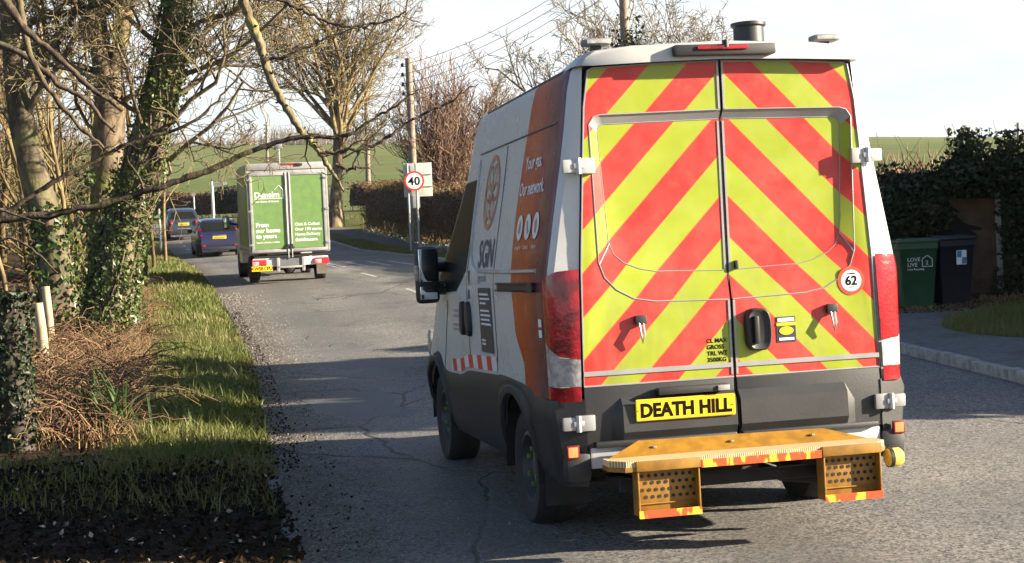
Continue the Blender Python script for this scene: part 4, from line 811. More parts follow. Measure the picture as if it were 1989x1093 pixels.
# ================================================================== wheelie bins and the garden fence
def wheelie(px, pb, Y, mat, label, rz, w=.56, lidm=None):
    b = at(px, pb, Y); c = empty('wheelie_bin', (b.x, b.y, gz(b.x, b.y)), (0, 0, R(rz)), label, 'wheelie bin', 'wheelie bins by the fence'); h = 1.02
    mb = MB(); secs = [[(s * w * k / 2, t * .68 * k2 / 2 + (.03 if z > .3 else .06), z) for s, t in ((-.93, -1), (.93, -1), (1, -.9), (1, 1), (-1, 1), (-1, -.9))] for z, k, k2 in ((.03, .78, .74), (.10, .80, .76), (.9, .97, .97), (.93, 1.04, 1.03), (h, 1.04, 1.03))]
    mb.grid(secs, closed=True); mb.add(secs[0], [list(range(6))]); mb.build('body', mat, c, 30)
    mb = MB(); mb.box((0, .01, h + .025), (w * 1.06, .74, .05), 0, .02); mb.box((0, -.0, h + .055), (w * .8, .5, .03), 0, .014); mb.box((0, .39, h + .0), (w * .8, .08, .06), 0, .02); mb.build('lid', lidm or mat, c)
    for s in (-1, 1):
        mb = MB(); mb.lathe([(0, -.03), (.08, -.03), (.1, -.02), (.1, .02), (.08, .03), (0, .03)], 18, 0, Matrix.Translation((s * w * .48, .30, .1)) @ Matrix.Rotation(R(90), 4, 'Y')); mb.build('wheel', BLACK, c)
    mb = MB(); mb.tube([(-w * .4, .42, h - .03), (w * .4, .42, h - .03)], .017, 8); mb.build('handle', BLACK, c); return c
BG_ = wheelie(1781, 613, 24.0, simple('bin_green_plastic', (.014, .062, .028), .45, var=.15), 'green wheelie bin with white recycling print', -4, .60)
mb = MB(); f_ = lambda s_, sz, x, z, w=.001: put_text(mb, s_, sz, (x, -.326, z), (1, 0, .0), (0, -.07, 1), 0, w)
f_('LOVE', .082, -.175, .74); f_('LIVE', .082, -.175, .66); f_('Love Recycling', .042, -.175, .605)
for a, b in zip([(.05, .655), (.05, .77), (.125, .825), (.20, .77), (.20, .655), (.05, .655)][:-1], [(.05, .77), (.125, .825), (.20, .77), (.20, .655), (.05, .655)]): mb.tube([(a[0], -.332, a[1]), (b[0], -.332, b[1])], .006, 4)
f_('2', .085, .10, .685); mb.build('recycling_print', simple('bin_print', (.6, .62, .6), .5, var=0), BG_, 0)
BB_ = wheelie(1850, 609, 24.1, simple('bin_navy_plastic', (.012, .014, .022), .45, var=.15), 'black wheelie bin with a blue and white sticker', 5, .58)
mb = MB(); mb.add([(-.03, -.327, .64), (.13, -.327, .64), (.13, -.342, .86), (-.03, -.342, .86)], [[0, 1, 2, 3]], 0)
for a, b in ((-.02, .75), (.055, .65)): mb.add([(a, -.338 + (.86 - b - .1) * .07, b), (a + .07, -.338 + (.86 - b - .1) * .07, b), (a + .07, -.346 , b + .1), (a, -.346, b + .1)], [[0, 1, 2, 3]], 1)
mb.build('sticker', [VINYLW, simple('sticker_blue', (.05, .22, .42), .5, var=0)], BB_, 0)
FWOOD = simple('dark_fence_board', (.10, .062, .038), .85, var=.4, sc=2.5, bump=.5, bsc=12); CONC = simple('fence_post_concrete', (.40, .37, .33), .85, var=.2)
fa = at(1722, 590, 25.4); fz = gz(fa.x, 25.4); fence = empty('garden_fence', (fa.x, 25.4, fz), (0, 0, R(3)), 'dark board fence with pale post behind the wheelie bins', 'fence')
for k in range(3):
    mb = MB()
    for j in range(12): mb.box((.95 + k * 1.93, .012 * (j % 2), .12 + j * .15), (1.84, .014, .17), 0, .003, (R(4), 0, 0))
    for e in (.06, 1.83, .95): mb.box((e + k * 1.93, -.022, .95), (.05, .03, 1.85), 0, .005)
    mb.build('fence_panel', FWOOD, fence)
for k in range(4):
    mb = MB(); mb.box((-.02 + k * 1.93, -.01, .92), (.09, .10, 2.0), 0, .012); mb.build('fence_post', CONC, fence)
# ================================================================== vegetation
BARKG = bark('bark_grey_brown', (.065, .048, .033), (.20, .155, .10), (.25, .235, .075), .6)
BARKM = bark('bark_mossy', (.09, .07, .045), (.22, .18, .10), (.30, .29, .07), .9, 16)
BARKD = bark('bark_dark_twig', (.045, .033, .026), (.13, .095, .075), (.16, .14, .07), .5, 18)
TWIGY = bark('twig_straw_brown', (.10, .072, .038), (.24, .185, .10), (.23, .21, .08), .5, 5)
THICK = bark('thicket_brown', (.055, .038, .02), (.16, .115, .055), (.15, .14, .05), .5, 5)
TWIGR = bark('twig_red_brown', (.13, .075, .058), (.28, .185, .14), (.28, .22, .09), .35, 5)
TWIGG = bark('twig_grey', (.12, .10, .08), (.26, .22, .17), (.25, .23, .15), .3, 5)
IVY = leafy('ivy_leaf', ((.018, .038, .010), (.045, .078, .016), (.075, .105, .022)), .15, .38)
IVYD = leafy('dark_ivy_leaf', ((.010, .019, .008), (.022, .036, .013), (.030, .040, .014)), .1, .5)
GRASSM = leafy('grass_blade', ((.068, .096, .015), (.125, .148, .028), (.17, .16, .055)), .3, .5)
STRAW = leafy('dead_grass', ((.20, .13, .06), (.36, .26, .14), (.15, .095, .055)), .2, .7)
LITTERM = leafy('leaf_litter', ((.009, .007, .005), (.035, .021, .012), (.014, .011, .009)), .1, .8, 3)
HEDGEB = leafy('hedge_brown_leaf', ((.10, .058, .032), (.20, .13, .075), (.15, .095, .05)), .15, .7)
BRAMBLE = bark('bramble_stem', (.10, .055, .035), (.26, .17, .09), (.20, .17, .08), .4, 9)
def rdir(rg, d, ang, jit=.3):
    d = d / np.linalg.norm(d); a = rg.normal(size=3); a -= a.dot(d) * d; a /= np.linalg.norm(a) + 1e-9
    an = ang * rg.uniform(1 - jit, 1 + jit); return d * math.cos(an) + a * math.sin(an)
def path(rg, p, d, L, k, wob_, trop):
    pts = [np.array(p, float)]; d = np.array(d, float)
    for i in range(k - 1):
        d = d + rg.normal(size=3) * wob_ + np.array([0, 0, trop]); d /= np.linalg.norm(d); pts.append(pts[-1] + d * L / (k - 1))
    return np.array(pts)
def grow(T, rg, p, d, L, r, lv, cf, tips=None):
    k = cf['k'][lv]; pts = path(rg, p, d, L, k, cf['w'][lv], cf['t'][lv]); last = lv == len(cf['k']) - 1
    rad = np.linspace(r, r * (.25 if last else cf.get('tp', .45)), k); T.add(pts, np.maximum(rad, cf['rmin']), 6 if lv == 0 else (4 if lv == 1 else 3))
    if last:
        if tips is not None: tips.append(pts[-1])
        return
    for c in range(cf['n'][lv]):
        t = cf['t0'][lv] + (1 - cf['t0'][lv]) * (c + rg.uniform(.2, .9)) / cf['n'][lv]; i = min(int(t * (k - 1)), k - 2); f_ = t * (k - 1) - i
        q_ = pts[i] * (1 - f_) + pts[i + 1] * f_; dd = pts[i + 1] - pts[i]
        grow(T, rg, q_, rdir(rg, dd, cf['a'][lv]), L * cf['l'][lv] * rg.uniform(.7, 1.25) * (1.1 - .45 * t), max(r * cf['r'][lv] * (1.1 - .5 * t), cf['rmin']), lv + 1, cf, tips)
def trunkmesh(name, pts, rad, mat, par, n=14, seed=0, lump=.12):
    k = len(pts); P_ = np.array(pts, float); R_2 = np.array(rad, float); tt = np.linspace(0, k - 1, (k - 1) * 6 + 1)
    Q = np.stack([np.interp(tt, range(k), P_[:, j]) for j in range(3)], 1); rr = np.interp(tt, range(k), R_2)
    for _ in range(2): Q[1:-1] = (Q[:-2] + 2 * Q[1:-1] + Q[2:]) / 4
    V = []; 
    for i in range(len(tt)):
        t = Q[min(i + 1, len(tt) - 1)] - Q[max(i - 1, 0)]; t /= np.linalg.norm(t); u = np.cross(t, [.3, 1, 0]); u /= np.linalg.norm(u); w = np.cross(t, u)
        for j in range(n):
            a = 2 * math.pi * j / n; l = 1 + lump * math.sin(3 * a + seed + .5 * tt[i]) * math.cos(1.7 * tt[i] + a + seed) + lump * .5 * math.sin(5 * a + 2 * tt[i]); V.append(Q[i] + (u * math.cos(a) + w * math.sin(a)) * rr[i] * l)
    F_ = [[i * n + j, i * n + (j + 1) % n, (i + 1) * n + (j + 1) % n, (i + 1) * n + j] for i in range(len(tt) - 1) for j in range(n)]
    return mesh_np(name, V, F_, mat, par, smooth=True), Q, rr
def px_path(L, Y, base=None):
    """list of (px, py, r in px, [dY]) to world points and radii"""
    pts, rad = [], []
    for e in L:
        y = Y + (e[3] if len(e) > 3 else 0); v = at(e[0], e[1], y); pts.append((v.x, v.y, v.z)); rad.append(e[2] * y / 3000)
    return pts, rad
def ivy_on(Q, rr, rg, n, lo, hi, spread, size, mat, par, name='ivy', bias=(0, 0, 0)):
    t = rg.uniform(lo, hi, n) * (len(Q) - 1); i = t.astype(int).clip(0, len(Q) - 2); f_ = (t - i)[:, None]
    c = Q[i] * (1 - f_) + Q[i + 1] * f_; a = rg.uniform(0, 2 * math.pi, n); s = rr[i] * 1.05 + np.abs(rg.normal(size=n)) * spread * (.35 + .65 * np.abs(np.sin(t * .9 + 2 * np.sin(a)))); N = np.stack([np.cos(a), np.sin(a), rg.normal(size=n) * .2], 1)
    C_ = c + N * s[:, None] + np.array(bias); V, F_ = leaves(C_, size, rg, nrm=N); return mesh_np(name, V, F_, mat, par)

# ---- left roadside wood: three trees one can tell apart
WOODG = 'trees of the roadside wood'
cfW = dict(k=[6, 6, 5, 4], w=[.16, .22, .26, .3], t=[.06, .05, .04, .02], n=[6, 7, 6], t0=[.15, .15, .1], a=[.75, .8, .8], l=[.62, .6, .55], r=[.5, .5, .5], rmin=.006, tp=.4)
def wood_tree(name, label, L, Y, seed, limbs, mat=None, ivy=None, cf=cfW):
    mat = mat or BARKG; rg = np.random.RandomState(seed); pts, rad = px_path(L, Y); zb = gz(pts[0][0], pts[0][1]); b = np.array([pts[0][0], pts[0][1], zb]); c = empty(name, b, (0, 0, 0), label, 'tree', WOODG)
    pts = [tuple(np.array(p) - b) for p in pts]; pts[0] = (pts[0][0], pts[0][1], -.15); tr, Q, rr = trunkmesh('trunk', pts, rad, mat, c, seed=seed)
    T = Tubes()
    for (t, d, Ln, r) in limbs: i = min(int(t * (len(Q) - 1)), len(Q) - 1); grow(T, rg, Q[i], np.array(d, float), Ln, r, 0, cf)
    T.build('crown', mat, c)
    if ivy:
        for kw in ivy: ivy_on(Q, rr, rg, *kw, IVY, c)
    return c, Q, rr, rg
c1_, *_ = wood_tree('ash_tree', 'leaning grey bare tree at far left edge of the wood', [(120, 640, 42), (112, 560, 36), (102, 460, 30), (78, 380, 28), (58, 310, 26), (40, 220, 22), (28, 140, 19), (16, 30, 17), (2, -120, 14)], 27, 3,
    [(.55, (-.6, -.2, .5), 3.2, .07), (.62, (.8, -.3, .5), 3.4, .07), (.7, (.5, -.5, .6), 3, .07), (.78, (-.4, .4, .7), 3, .06), (.84, (.7, -.2, .2), 3.4, .07), (.9, (.6, -.6, .5), 3, .06), (.95, (-.2, -.6, .7), 3, .06), (.66, (.5, .5, .5), 3, .05), (1, (.3, -.4, .8), 3, .07), (1, (.8, .2, .5), 3, .06)], mat=bark('bark_dark_grey', (.05, .042, .03), (.15, .12, .08), (.15, .15, .06), .6), ivy=[(900, 0, .35, .16, .11)])
c2_, Q2, rr2, rg2 = wood_tree('ash_tree', 'pale sunlit forked bare tree between the leaning grey tree and the ivy covered trunk', [(198, 640, 36, 1), (200, 540, 32, 1), (202, 440, 30, 1), (206, 340, 29, 1), (210, 260, 28, 1), (212, 190, 27, 1), (200, 120, 20, 1), (188, 40, 17, 1), (180, -90, 14, 1)], 27, 5,
    [(.68, (.42, .1, .9), 4.5, .16), (.6, (.9, -.3, .3), 3.2, .06), (.72, (-.8, -.3, .5), 3.3, .07), (.8, (.7, -.4, .5), 3.2, .06), (.86, (-.5, .3, .6), 3, .06), (.92, (.5, -.3, .8), 3, .07), (1, (-.3, -.2, .9), 3, .07), (1, (.6, .1, .7), 3, .06), (.48, (-.7, .2, .6), 2.4, .04), (.75, (.1, -.8, .5), 3, .06), (.88, (.8, .2, .3), 3.2, .05)], ivy=[(700, 0, .4, .2, .11)])
c3_, Q3, rr3, rg3 = wood_tree('ivy_clad_tree', 'broad leaning tree trunk thickly clad in green ivy beside the verge', [(212, 664, 52), (214, 610, 44), (218, 540, 40), (238, 450, 38), (262, 370, 35), (284, 290, 33), (304, 220, 32), (322, 140, 30), (338, 60, 28), (350, -60, 24)], 25.6, 8,
    [(.52, (.8, -.3, .3), 2.4, .05), (.58, (.9, -.2, .35), 2.6, .05), (.65, (-.7, -.5, .4), 2.2, .05), (.7, (.9, .1, .4), 2.8, .05), (.76, (.8, -.4, .2), 2.6, .05), (.82, (.9, .2, .5), 3, .05), (.88, (.9, -.3, .4), 2.8, .05), (.93, (.7, -.2, .6), 2.8, .05), (.97, (.9, .1, .2), 2.8, .05), (.6, (-.3, -.8, .5), 2.2, .04), (1, (.7, -.4, .6), 3, .06), (.85, (-.7, -.4, .5), 2.4, .05)],
    ivy=[(4600, .0, .5, .13, .072), (900, .48, .7, .08, .065), (2300, .68, 1.0, .14, .066)])
# dark ivy mass hanging in the shade side and climbing stems
T = Tubes(); rg = np.random.RandomState(4)
for k in range(26):
    a = rg.uniform(0, 6.28); t0_ = rg.uniform(0, .5); pts = []
    for i in range(9):
        j = min(int((t0_ + i * .06) * (len(Q3) - 1)), len(Q3) - 1); an = a + .35 * math.sin(i + k); pts.append(Q3[j] + np.array([math.cos(an), math.sin(an), 0]) * (rr3[j] + .03))
    T.add(pts, [.022] * 9, 4)
T.build('ivy_stem', BARKD, c3_)
# saplings behind, each a tree of its own
cfS = dict(k=[7, 5, 4], w=[.10, .2, .3], t=[.10, .12, .08], n=[9, 4], t0=[.2, .2], a=[.6, .7], l=[.42, .5], r=[.45, .5], rmin=.009, tp=.3)
sap = [(20, 590, 29, 5.6, .05), (62, 585, 33, 7.5, .07), (150, 575, 31, 7, .06), (176, 560, 36, 8.5, .08), (255, 560, 33, 6.5, .055), (285, 540, 38, 8, .07), (108, 560, 40, 9, .09), (10, 570, 38, 8.5, .09), (225, 545, 42, 9, .08), (300, 520, 46, 8, .06), (140, 550, 46, 10, .1), (48, 560, 48, 10, .1), (322, 505, 52, 8.5, .06)]
for k, (a, b, Y_, H_, r_) in enumerate(sap):
    v = at(a, b, Y_); z0 = gz(v.x, v.y); c = empty('sapling', (v.x, v.y, z0), (0, 0, 0), 'slender bare sapling standing in the wood behind the ivy clad trunk', 'tree', 'saplings in the wood'); rg = np.random.RandomState(40 + k); T = Tubes()
    grow(T, rg, (0, 0, -.1), np.array([rg.uniform(-.12, .12), 0, 1.]), H_, r_, 0, cfS); T.build('trunk_and_twigs', THICK if k % 2 else TWIGY, c)
# thicket: what nobody could count
T = Tubes(); rg = np.random.RandomState(11); cfT = dict(k=[6, 5, 4], w=[.16, .26, .3], t=[.05, .06, .04], n=[7, 3], t0=[.1, .1], a=[.75, .8], l=[.5, .55], r=[.5, .6], rmin=.010, tp=.35)
for k in range(620):
    Y_ = rg.uniform(29, 74); xx = float(XL(Y_)) - rg.uniform(2.8 + .04 * (Y_ - 29), 16 + .2 * Y_) ; z0 = gz(xx, Y_); H_ = rg.uniform(2.0, 9.5) * (.65 if xx > XL(Y_) - 5 else 1)
    if Y_ < 50 and -.350 < xx / Y_ < -.300: continue
    grow(T, rg, (xx, Y_, z0 - .1), np.array([rg.normal() * .22, rg.normal() * .15, 1.]), H_, rg.uniform(.02, .06), 0, cfT)
tag(T.build('thicket', THICK), kind='stuff')
C_ = []
for k in range(110):
    Y_ = rg.uniform(30, 66); xx = float(XL(Y_)) - rg.uniform(3.2, 20); z0 = gz(xx, Y_); n = 160 if not (Y_ < 50 and -.355 < xx / Y_ < -.295) else 4; C_.append(np.array([xx, Y_, z0 + rg.uniform(.3, 3.5)]) + rg.normal(size=(n, 3)) * np.array([.35, .35, .8]))
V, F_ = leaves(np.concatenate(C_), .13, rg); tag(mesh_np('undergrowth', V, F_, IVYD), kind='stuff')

BARKL = bark('bark_dark_limb', (.035, .026, .02), (.115, .085, .062), (.14, .13, .05), .45, 18)
# ---- the tree whose limbs hang across the view; its trunk stands just out of frame at left
oh = at(-330, 880, 12.6); ohz = gz(oh.x, oh.y); ot = empty('overhanging_tree', (oh.x, oh.y, ohz), (0, 0, 0), 'near tree at left whose mossy dark limbs hang across the road view', 'tree'); OB = np.array([oh.x, oh.y, ohz])
def limb(L, Y, n=8, T=None, sub=1):
    pts, rad = px_path(L, Y); P_ = np.array(pts) - OB; k = len(P_); tt = np.linspace(0, k - 1, (k - 1) * 5 + 1); Q = np.stack([np.interp(tt, range(k), P_[:, j]) for j in range(3)], 1); rr = np.interp(tt, range(k), rad)
    for _ in range(3): Q[1:-1] = (Q[:-2] + 2 * Q[1:-1] + Q[2:]) / 4
    rgl = np.random.RandomState(len(L) * 7 + int(abs(L[0][0]))); Q += rgl.normal(size=Q.shape) * .006; rr = rr * (1 + .10 * rgl.normal(size=len(rr))).clip(.8, 1.35); T.add(Q, rr, n); return Q, rr
T = Tubes()
_, Qt, _r = trunkmesh('trunk', [(0, 0, -.2), (.05, 0, 1.2), (.0, .1, 2.6), (.15, .1, 3.8), (.5, .1, 4.9), (1.0, 0, 5.6)], [.24, .19, .17, .15, .12, .08], BARKG, ot)
A_ = limb([(-330, 400, 12), (-150, 452, 9), (14, 428, 7.5), (120, 412, 7), (200, 398, 6.8), (280, 372, 6.5), (350, 350, 6), (420, 325, 5.6), (500, 288, 5), (560, 268, 4.5), (622, 262, 4.2)], 12.6, 8, T)
D_ = limb([(600, 264, 4.3), (657, 267, 4.2), (690, 257, 3.8), (726, 229, 3.2), (765, 211, 2.8), (795, 187, 2), (812, 174, .8)], 12.6, 6, T)
TD, T = T, Tubes(); B_ = limb([(-240, -420, 14), (150, -330, 12), (400, -160, 11), (462, -40, 10), (474, 5, 10), (490, 45, 9.5), (506, 85, 9), (513, 118, 8), (530, 163, 7.6), (557, 211, 7), (581, 251, 6.4), (597, 268, 5.8), (617, 293, 5.2), (638, 322, 4.4), (652, 346, 3.4), (668, 372, 2)], 13.0, 8, T)
TM, T = T, TD; C2_ = limb([(612, 288, 4.4), (632, 298, 4.2), (663, 293, 4), (702, 290, 3.8), (732, 281, 3.5), (762, 260, 3.2), (801, 232, 2.9), (841, 211, 2.6), (874, 199, 2.2), (907, 175, 1.6), (931, 162, .8)], 13.0, 6, T)
E_ = limb([(440, -60, 5), (500, -25, 4.5), (542, -2, 4), (569, 12, 3.8), (611, 30, 3.6), (648, 47, 3.4), (672, 51, 3.2), (702, 51, 3), (747, 42, 2.6), (783, 30, 2), (790, 12, 1.4), (794, -14, .8)], 13.3, 6, T)
limb([(783, 30, 1.8), (800, 38, 1.3), (829, 48, .8)], 13.3, 5, T)
F2_ = limb([(513, 115, 4), (545, 113, 3.4), (581, 97, 3), (626, 78, 2.4), (660, 62, 1.8), (720, 48, 1)], 12.8, 6, T)
G_ = limb([(-300, 600, 9), (-100, 480, 7), (14, 412, 5.5), (90, 362, 5), (151, 329, 4.6), (215, 295, 4.2), (274, 268, 3.8), (357, 249, 3.2), (412, 206, 2.6), (455, 160, 2), (503, 92, 1.1)], 12.2, 6, T)
limb([(652, 318, 3), (672, 330, 2.8), (690, 327, 2.6), (705, 325, 2.2), (722, 330, 1.5), (728, 345, .8)], 13, 5, T); limb([(702, 290, 2.2), (690, 315, 2), (676, 332, 1.8), (662, 344, 1)], 13, 5, T)
limb([(240, 215, 3.4), (175, 170, 5), (95, 95, 6.5), (50, 60, 8), (10, 0, 9), (-20, -60, 10)], 14.2, 6, T); limb([(222, 256, 3.5), (165, 190, 5), (110, 165, 5.5), (60, 110, 6.5), (-60, 60, 8)], 15, 6, T)
limb([(218, 300, 2.5), (190, 278, 3.8), (150, 240, 4.5), (90, 170, 5.4), (52, 90, 6.2), (40, 20, 7), (30, -60, 8)], 14.5, 6, T)
limb([(-60, 500, 3), (20, 455, 2.8), (70, 490, 2.2), (115, 530, 1.2)], 12, 5, T)
limb([(-80, 380, 4), (0, 408, 3), (40, 420, 2.4), (85, 436, 1)], 12, 5, T)
rg = np.random.RandomState(77); cfB = dict(k=[5, 4], w=[.3, .35], t=[.1, .06], n=[2], t0=[.3], a=[.7], l=[.5], r=[.6], rmin=.0022, tp=.4)
for Q, rr in (A_, B_, C2_, D_, E_, F2_, G_):
    n = len(Q)
    for k in range(int(n * .42)):
        i = rg.randint(4, n - 1); dd = Q[i] - Q[i - 1]; grow(T, rg, Q[i], rdir(rg, dd, 1.0), rg.choice([.06, .08, .14, .3], p=[.35, .3, .2, .15]), max(rr[i] * .4, .003), 0, cfB)
T.build('limb', BARKL, ot); TM.build('mossy_limb', BARKM, ot)
Cb = np.concatenate([q_[0][rg.randint(3, len(q_[0]), 16)] for q_ in (A_, G_)]) + rg.normal(size=(32, 3)) * .03; V, F_ = leaves(Cb, .035, rg); mesh_np('bud', V, F_, STRAW, ot)

# ---- big bare tree behind the truck, shrubs and trees beyond the hedge
def bare(name, label, px, pb, Y, seed, stems, cf, mat, cat='tree', tr=None, group=None, dz=0):
    v = at(px, pb, Y); z0 = gz(v.x, v.y) + dz; c = empty(name, (v.x, v.y, z0), (0, 0, 0), label, cat, group); rg = np.random.RandomState(seed); T = Tubes(); start = [(0, 0, -.1)]
    if tr: _, Q, rr = trunkmesh('trunk', tr[0], tr[1], tr[2], c, seed=seed, lump=.14); start = [Q[int(len(Q) * f_)] for f_ in (.55, .68, .8, .9, .99)]
    for (n, dx, dy, L, r, sp) in stems:
        for k in range(n):
            a = rg.uniform(0, 2 * math.pi); s = sp * math.sqrt(rg.uniform(0.02, 1)); d = np.array([dx + s * math.cos(a), dy + s * math.sin(a), 1.0]); p = start[rg.randint(len(start))]
            grow(T, rg, p, d / np.linalg.norm(d), L * rg.uniform(.8, 1.15), r, 0, cf)
    T.build('crown', mat, c); return c
cfO = dict(k=[8, 7, 6, 4], w=[.13, .18, .24, .3], t=[.05, .06, .05, .0], n=[7, 6, 6], t0=[.2, .15, .1], a=[.55, .65, .7], l=[.55, .52, .5], r=[.48, .48, .55], rmin=.0135, tp=.3)
bare('bare_oak_tree', 'tall bare tree with a gnarled sunlit trunk behind the green truck', 655, 447, 79, 21, [(6, .05, 0, 7.5, .15, .38), (6, -.15, 0, 6.5, .12, .75), (5, .3, 0, 6.5, .12, .65), (4, 0, 0, 3.2, .06, 1.5)], cfO, TWIGY, tr=([(-.1, 0, -.2), (-.05, 0, 1.0), (.1, 0, 2.2), (.25, 0, 3.6), (.3, 0, 4.8), (.45, 0, 6.2)], [.55, .36, .30, .27, .22, .14], BARKG))
cfR = dict(k=[8, 6, 5], w=[.07, .13, .18], t=[.05, .05, .03], n=[10, 7], t0=[.25, .2], a=[.42, .5], l=[.40, .5], r=[.5, .55], rmin=.0115, tp=.3)
bare('red_brown_shrub', 'bushy red brown bare tree with a domed top right of the 40 sign', 868, 440, 64, 31, [(20, 0, 0, 5.5, .03, .30), (24, 0, 0, 4.7, .03, .62), (14, 0, 0, 2.7, .03, 1.1)], cfR, TWIGR, dz=.4)
bare('bare_ash_tree', 'grey bare tree between the domed red brown tree and the white van', 965, 430, 78, 33, [(7, 0, 0, 4.0, .07, .5)], dict(cfO, n=[7, 6, 4]), TWIGG, tr=([(0, 0, -.2), (0, 0, 1.5), (.1, 0, 3.0)], [.22, .17, .12], BARKG))
for k, (px_, Y_, L_2, lab) in enumerate([(1120, 66, 5.0, 'spreading bare tree seen left of the near telegraph pole above the van'), (1262, 68, 6.2, 'bare tree crown right behind the near telegraph pole above the van'), (1380, 66, 5.2, 'bare tree crown seen beside the black roof vent of the van')]):
    bare('bare_ash_tree', lab, px_, 430, Y_, 51 + k, [(7, 0, 0, L_2, .11, .75)], dict(cfO, n=[6, 6, 5]), TWIGG, tr=([(0, 0, -.2), (0, 0, 1.6), (.1, 0, 3.2)], [.28, .22, .17], BARKG))
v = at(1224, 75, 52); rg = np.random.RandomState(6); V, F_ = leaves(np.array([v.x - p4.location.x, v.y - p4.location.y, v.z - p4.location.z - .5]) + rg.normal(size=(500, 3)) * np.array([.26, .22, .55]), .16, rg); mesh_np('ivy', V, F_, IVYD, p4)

# ---- hedges
def hedge(name, label, pts, H, th, mat, core, dens, seed, twig=TWIGR, lsize=.12, sparse=.5, toptwig=.25, cat='hedge', group=None):
    """pts: list of (x, y) along the middle"""
    rg = np.random.RandomState(seed); P_ = np.array(pts, float); seg = np.linalg.norm(np.diff(P_, axis=0), axis=1); cum = np.concatenate([[0], np.cumsum(seg)]); LL = cum[-1]
    o = np.array([P_[0][0], P_[0][1], gz(*P_[0])]); c = empty(name, o, (0, 0, 0), label, cat, group)
    def mid(s): return np.stack([np.interp(s, cum, P_[:, 0]), np.interp(s, cum, P_[:, 1])], -1)
    def nrm(s): d = mid(np.minimum(s + .3, LL)) - mid(np.maximum(s - .3, 0)); d /= np.linalg.norm(d, axis=-1, keepdims=True) + 1e-9; return np.stack([-d[..., 1], d[..., 0]], -1)
    def bulge(s, h): return 1 + .13 * np.sin(s * 1.9 + seed) * np.cos(h * 2.1 + s * .8) + .07 * np.sin(s * 5.3 + h * 3)
    ss = np.arange(0, LL + .01, .35); prof = [(-.36, sparse * .8), (-.42, H * .45), (-.40, H * .8), (-.26, H * .93), (0, H * .96), (.26, H * .93), (.40, H * .8), (.42, H * .45), (.36, sparse * .8)]; G = []
    for s in ss:
        m_ = mid(s); n_ = nrm(s); e = 1.0 if .3 < s < LL - .3 else .7
        G.append([tuple(np.append(m_ + n_ * a * th * .86 * e * float(bulge(s, h)), gz(*m_) + h * (1 + .05 * math.sin(s * 1.3 + seed)))) for a, h in prof])
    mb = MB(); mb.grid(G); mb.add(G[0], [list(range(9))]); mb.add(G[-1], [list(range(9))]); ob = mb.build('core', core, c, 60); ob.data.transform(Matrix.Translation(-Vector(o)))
    n = int(dens * LL * (2 * H + th)); s = rg.uniform(0, LL, n); u = rg.uniform(0, 2 * H + th, n); side = np.where(u < H, -1, np.where(u < 2 * H, 1, 0)); h = np.where(u < H, u, np.where(u < 2 * H, u - H, H)) ; a = np.where(side == 0, rg.uniform(-.5, .5, n), side * .47)
    keep = rg.uniform(size=n) < np.where(h < sparse, .25, 1.0); s, h, a, side = s[keep], h[keep], a[keep], side[keep]; n = len(s)
    m_ = mid(s); n_ = nrm(s); off = (a * th * bulge(s, h) + rg.normal(size=n) * .07); z = ground(m_[:, 0], m_[:, 1]) + h * (1 + .05 * np.sin(s * 1.3 + seed)) + rg.normal(size=n) * .06
    C_ = np.stack([m_[:, 0] + n_[:, 0] * off, m_[:, 1] + n_[:, 1] * off, z], 1) - o; V, F_ = leaves(C_, lsize, rg, aspect=.6); mesh_np('foliage', V, F_, mat, c)
    T = Tubes(); nt = int(dens * LL * 1.1)
    for k in range(nt):
        s_ = rg.uniform(0, LL); m1 = mid(s_); n1 = nrm(s_); sd = rg.choice([-1, 1]); low = rg.uniform() < .5; zz = gz(*m1)
        if low: p = np.append(m1 + n1 * sd * th * rg.uniform(.1, .4), zz - .05); d = np.array([rg.normal() * .15, rg.normal() * .15, 1.]); L_3 = rg.uniform(.5, 1.0) * min(H, 1.2)
        else: p = np.append(m1 + n1 * rg.uniform(-.45, .45) * th, zz + H * .9); d = np.array([rg.normal() * .4, rg.normal() * .4, 1.]); L_3 = rg.uniform(.3, 1.) * toptwig + .05
        T.add(path(rg, p - o, d, L_3, 4, .15, .02), np.linspace(.016, .007, 4), 3)
    T.build('twigs', twig, c); return c
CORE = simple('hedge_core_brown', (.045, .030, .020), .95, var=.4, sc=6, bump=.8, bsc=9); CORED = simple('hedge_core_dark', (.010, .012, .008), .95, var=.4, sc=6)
hy = np.arange(31, 79, 3.0); hedge('clipped_brown_hedge', 'long clipped brown hedge beside the right pavement behind the 40 sign', [(float(XR(y)) + 3.6, y) for y in hy], 2.15, 1.3, HEDGEB, CORE, 120, 3, TWIGY, .085, .6)
def pxg(px, Y): v = at(px, 440, Y); return (v.x, v.y)
hedge('brown_hedge', 'sunlit brown hedge across the far junction left of the finger post', [pxg(300, 112), pxg(340, 110), pxg(425, 108)], 1.75, 1.6, HEDGEB, CORE, 30, 5, TWIGY, .2, .3)
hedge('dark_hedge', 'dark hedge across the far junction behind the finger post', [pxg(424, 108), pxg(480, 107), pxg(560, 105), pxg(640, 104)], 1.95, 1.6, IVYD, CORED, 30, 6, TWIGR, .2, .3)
hedge('field_hedge', 'low brown field hedge seen between the big bare tree and the 40 sign', [pxg(690, 112), pxg(760, 110), pxg(850, 106), pxg(960, 100)], 1.9, 1.8, HEDGEB, CORE, 22, 8, TWIGY, .22, .4)
hedge('rough_hedge', 'rough bare topped hedge rising behind the ivy by the right field', [pxg(1560, 27.6), pxg(1700, 27.4), pxg(1850, 27.2), pxg(2080, 27)], 2.12, 1.1, HEDGEB, CORED, 70, 9, TWIGR, .09, .1, .6)
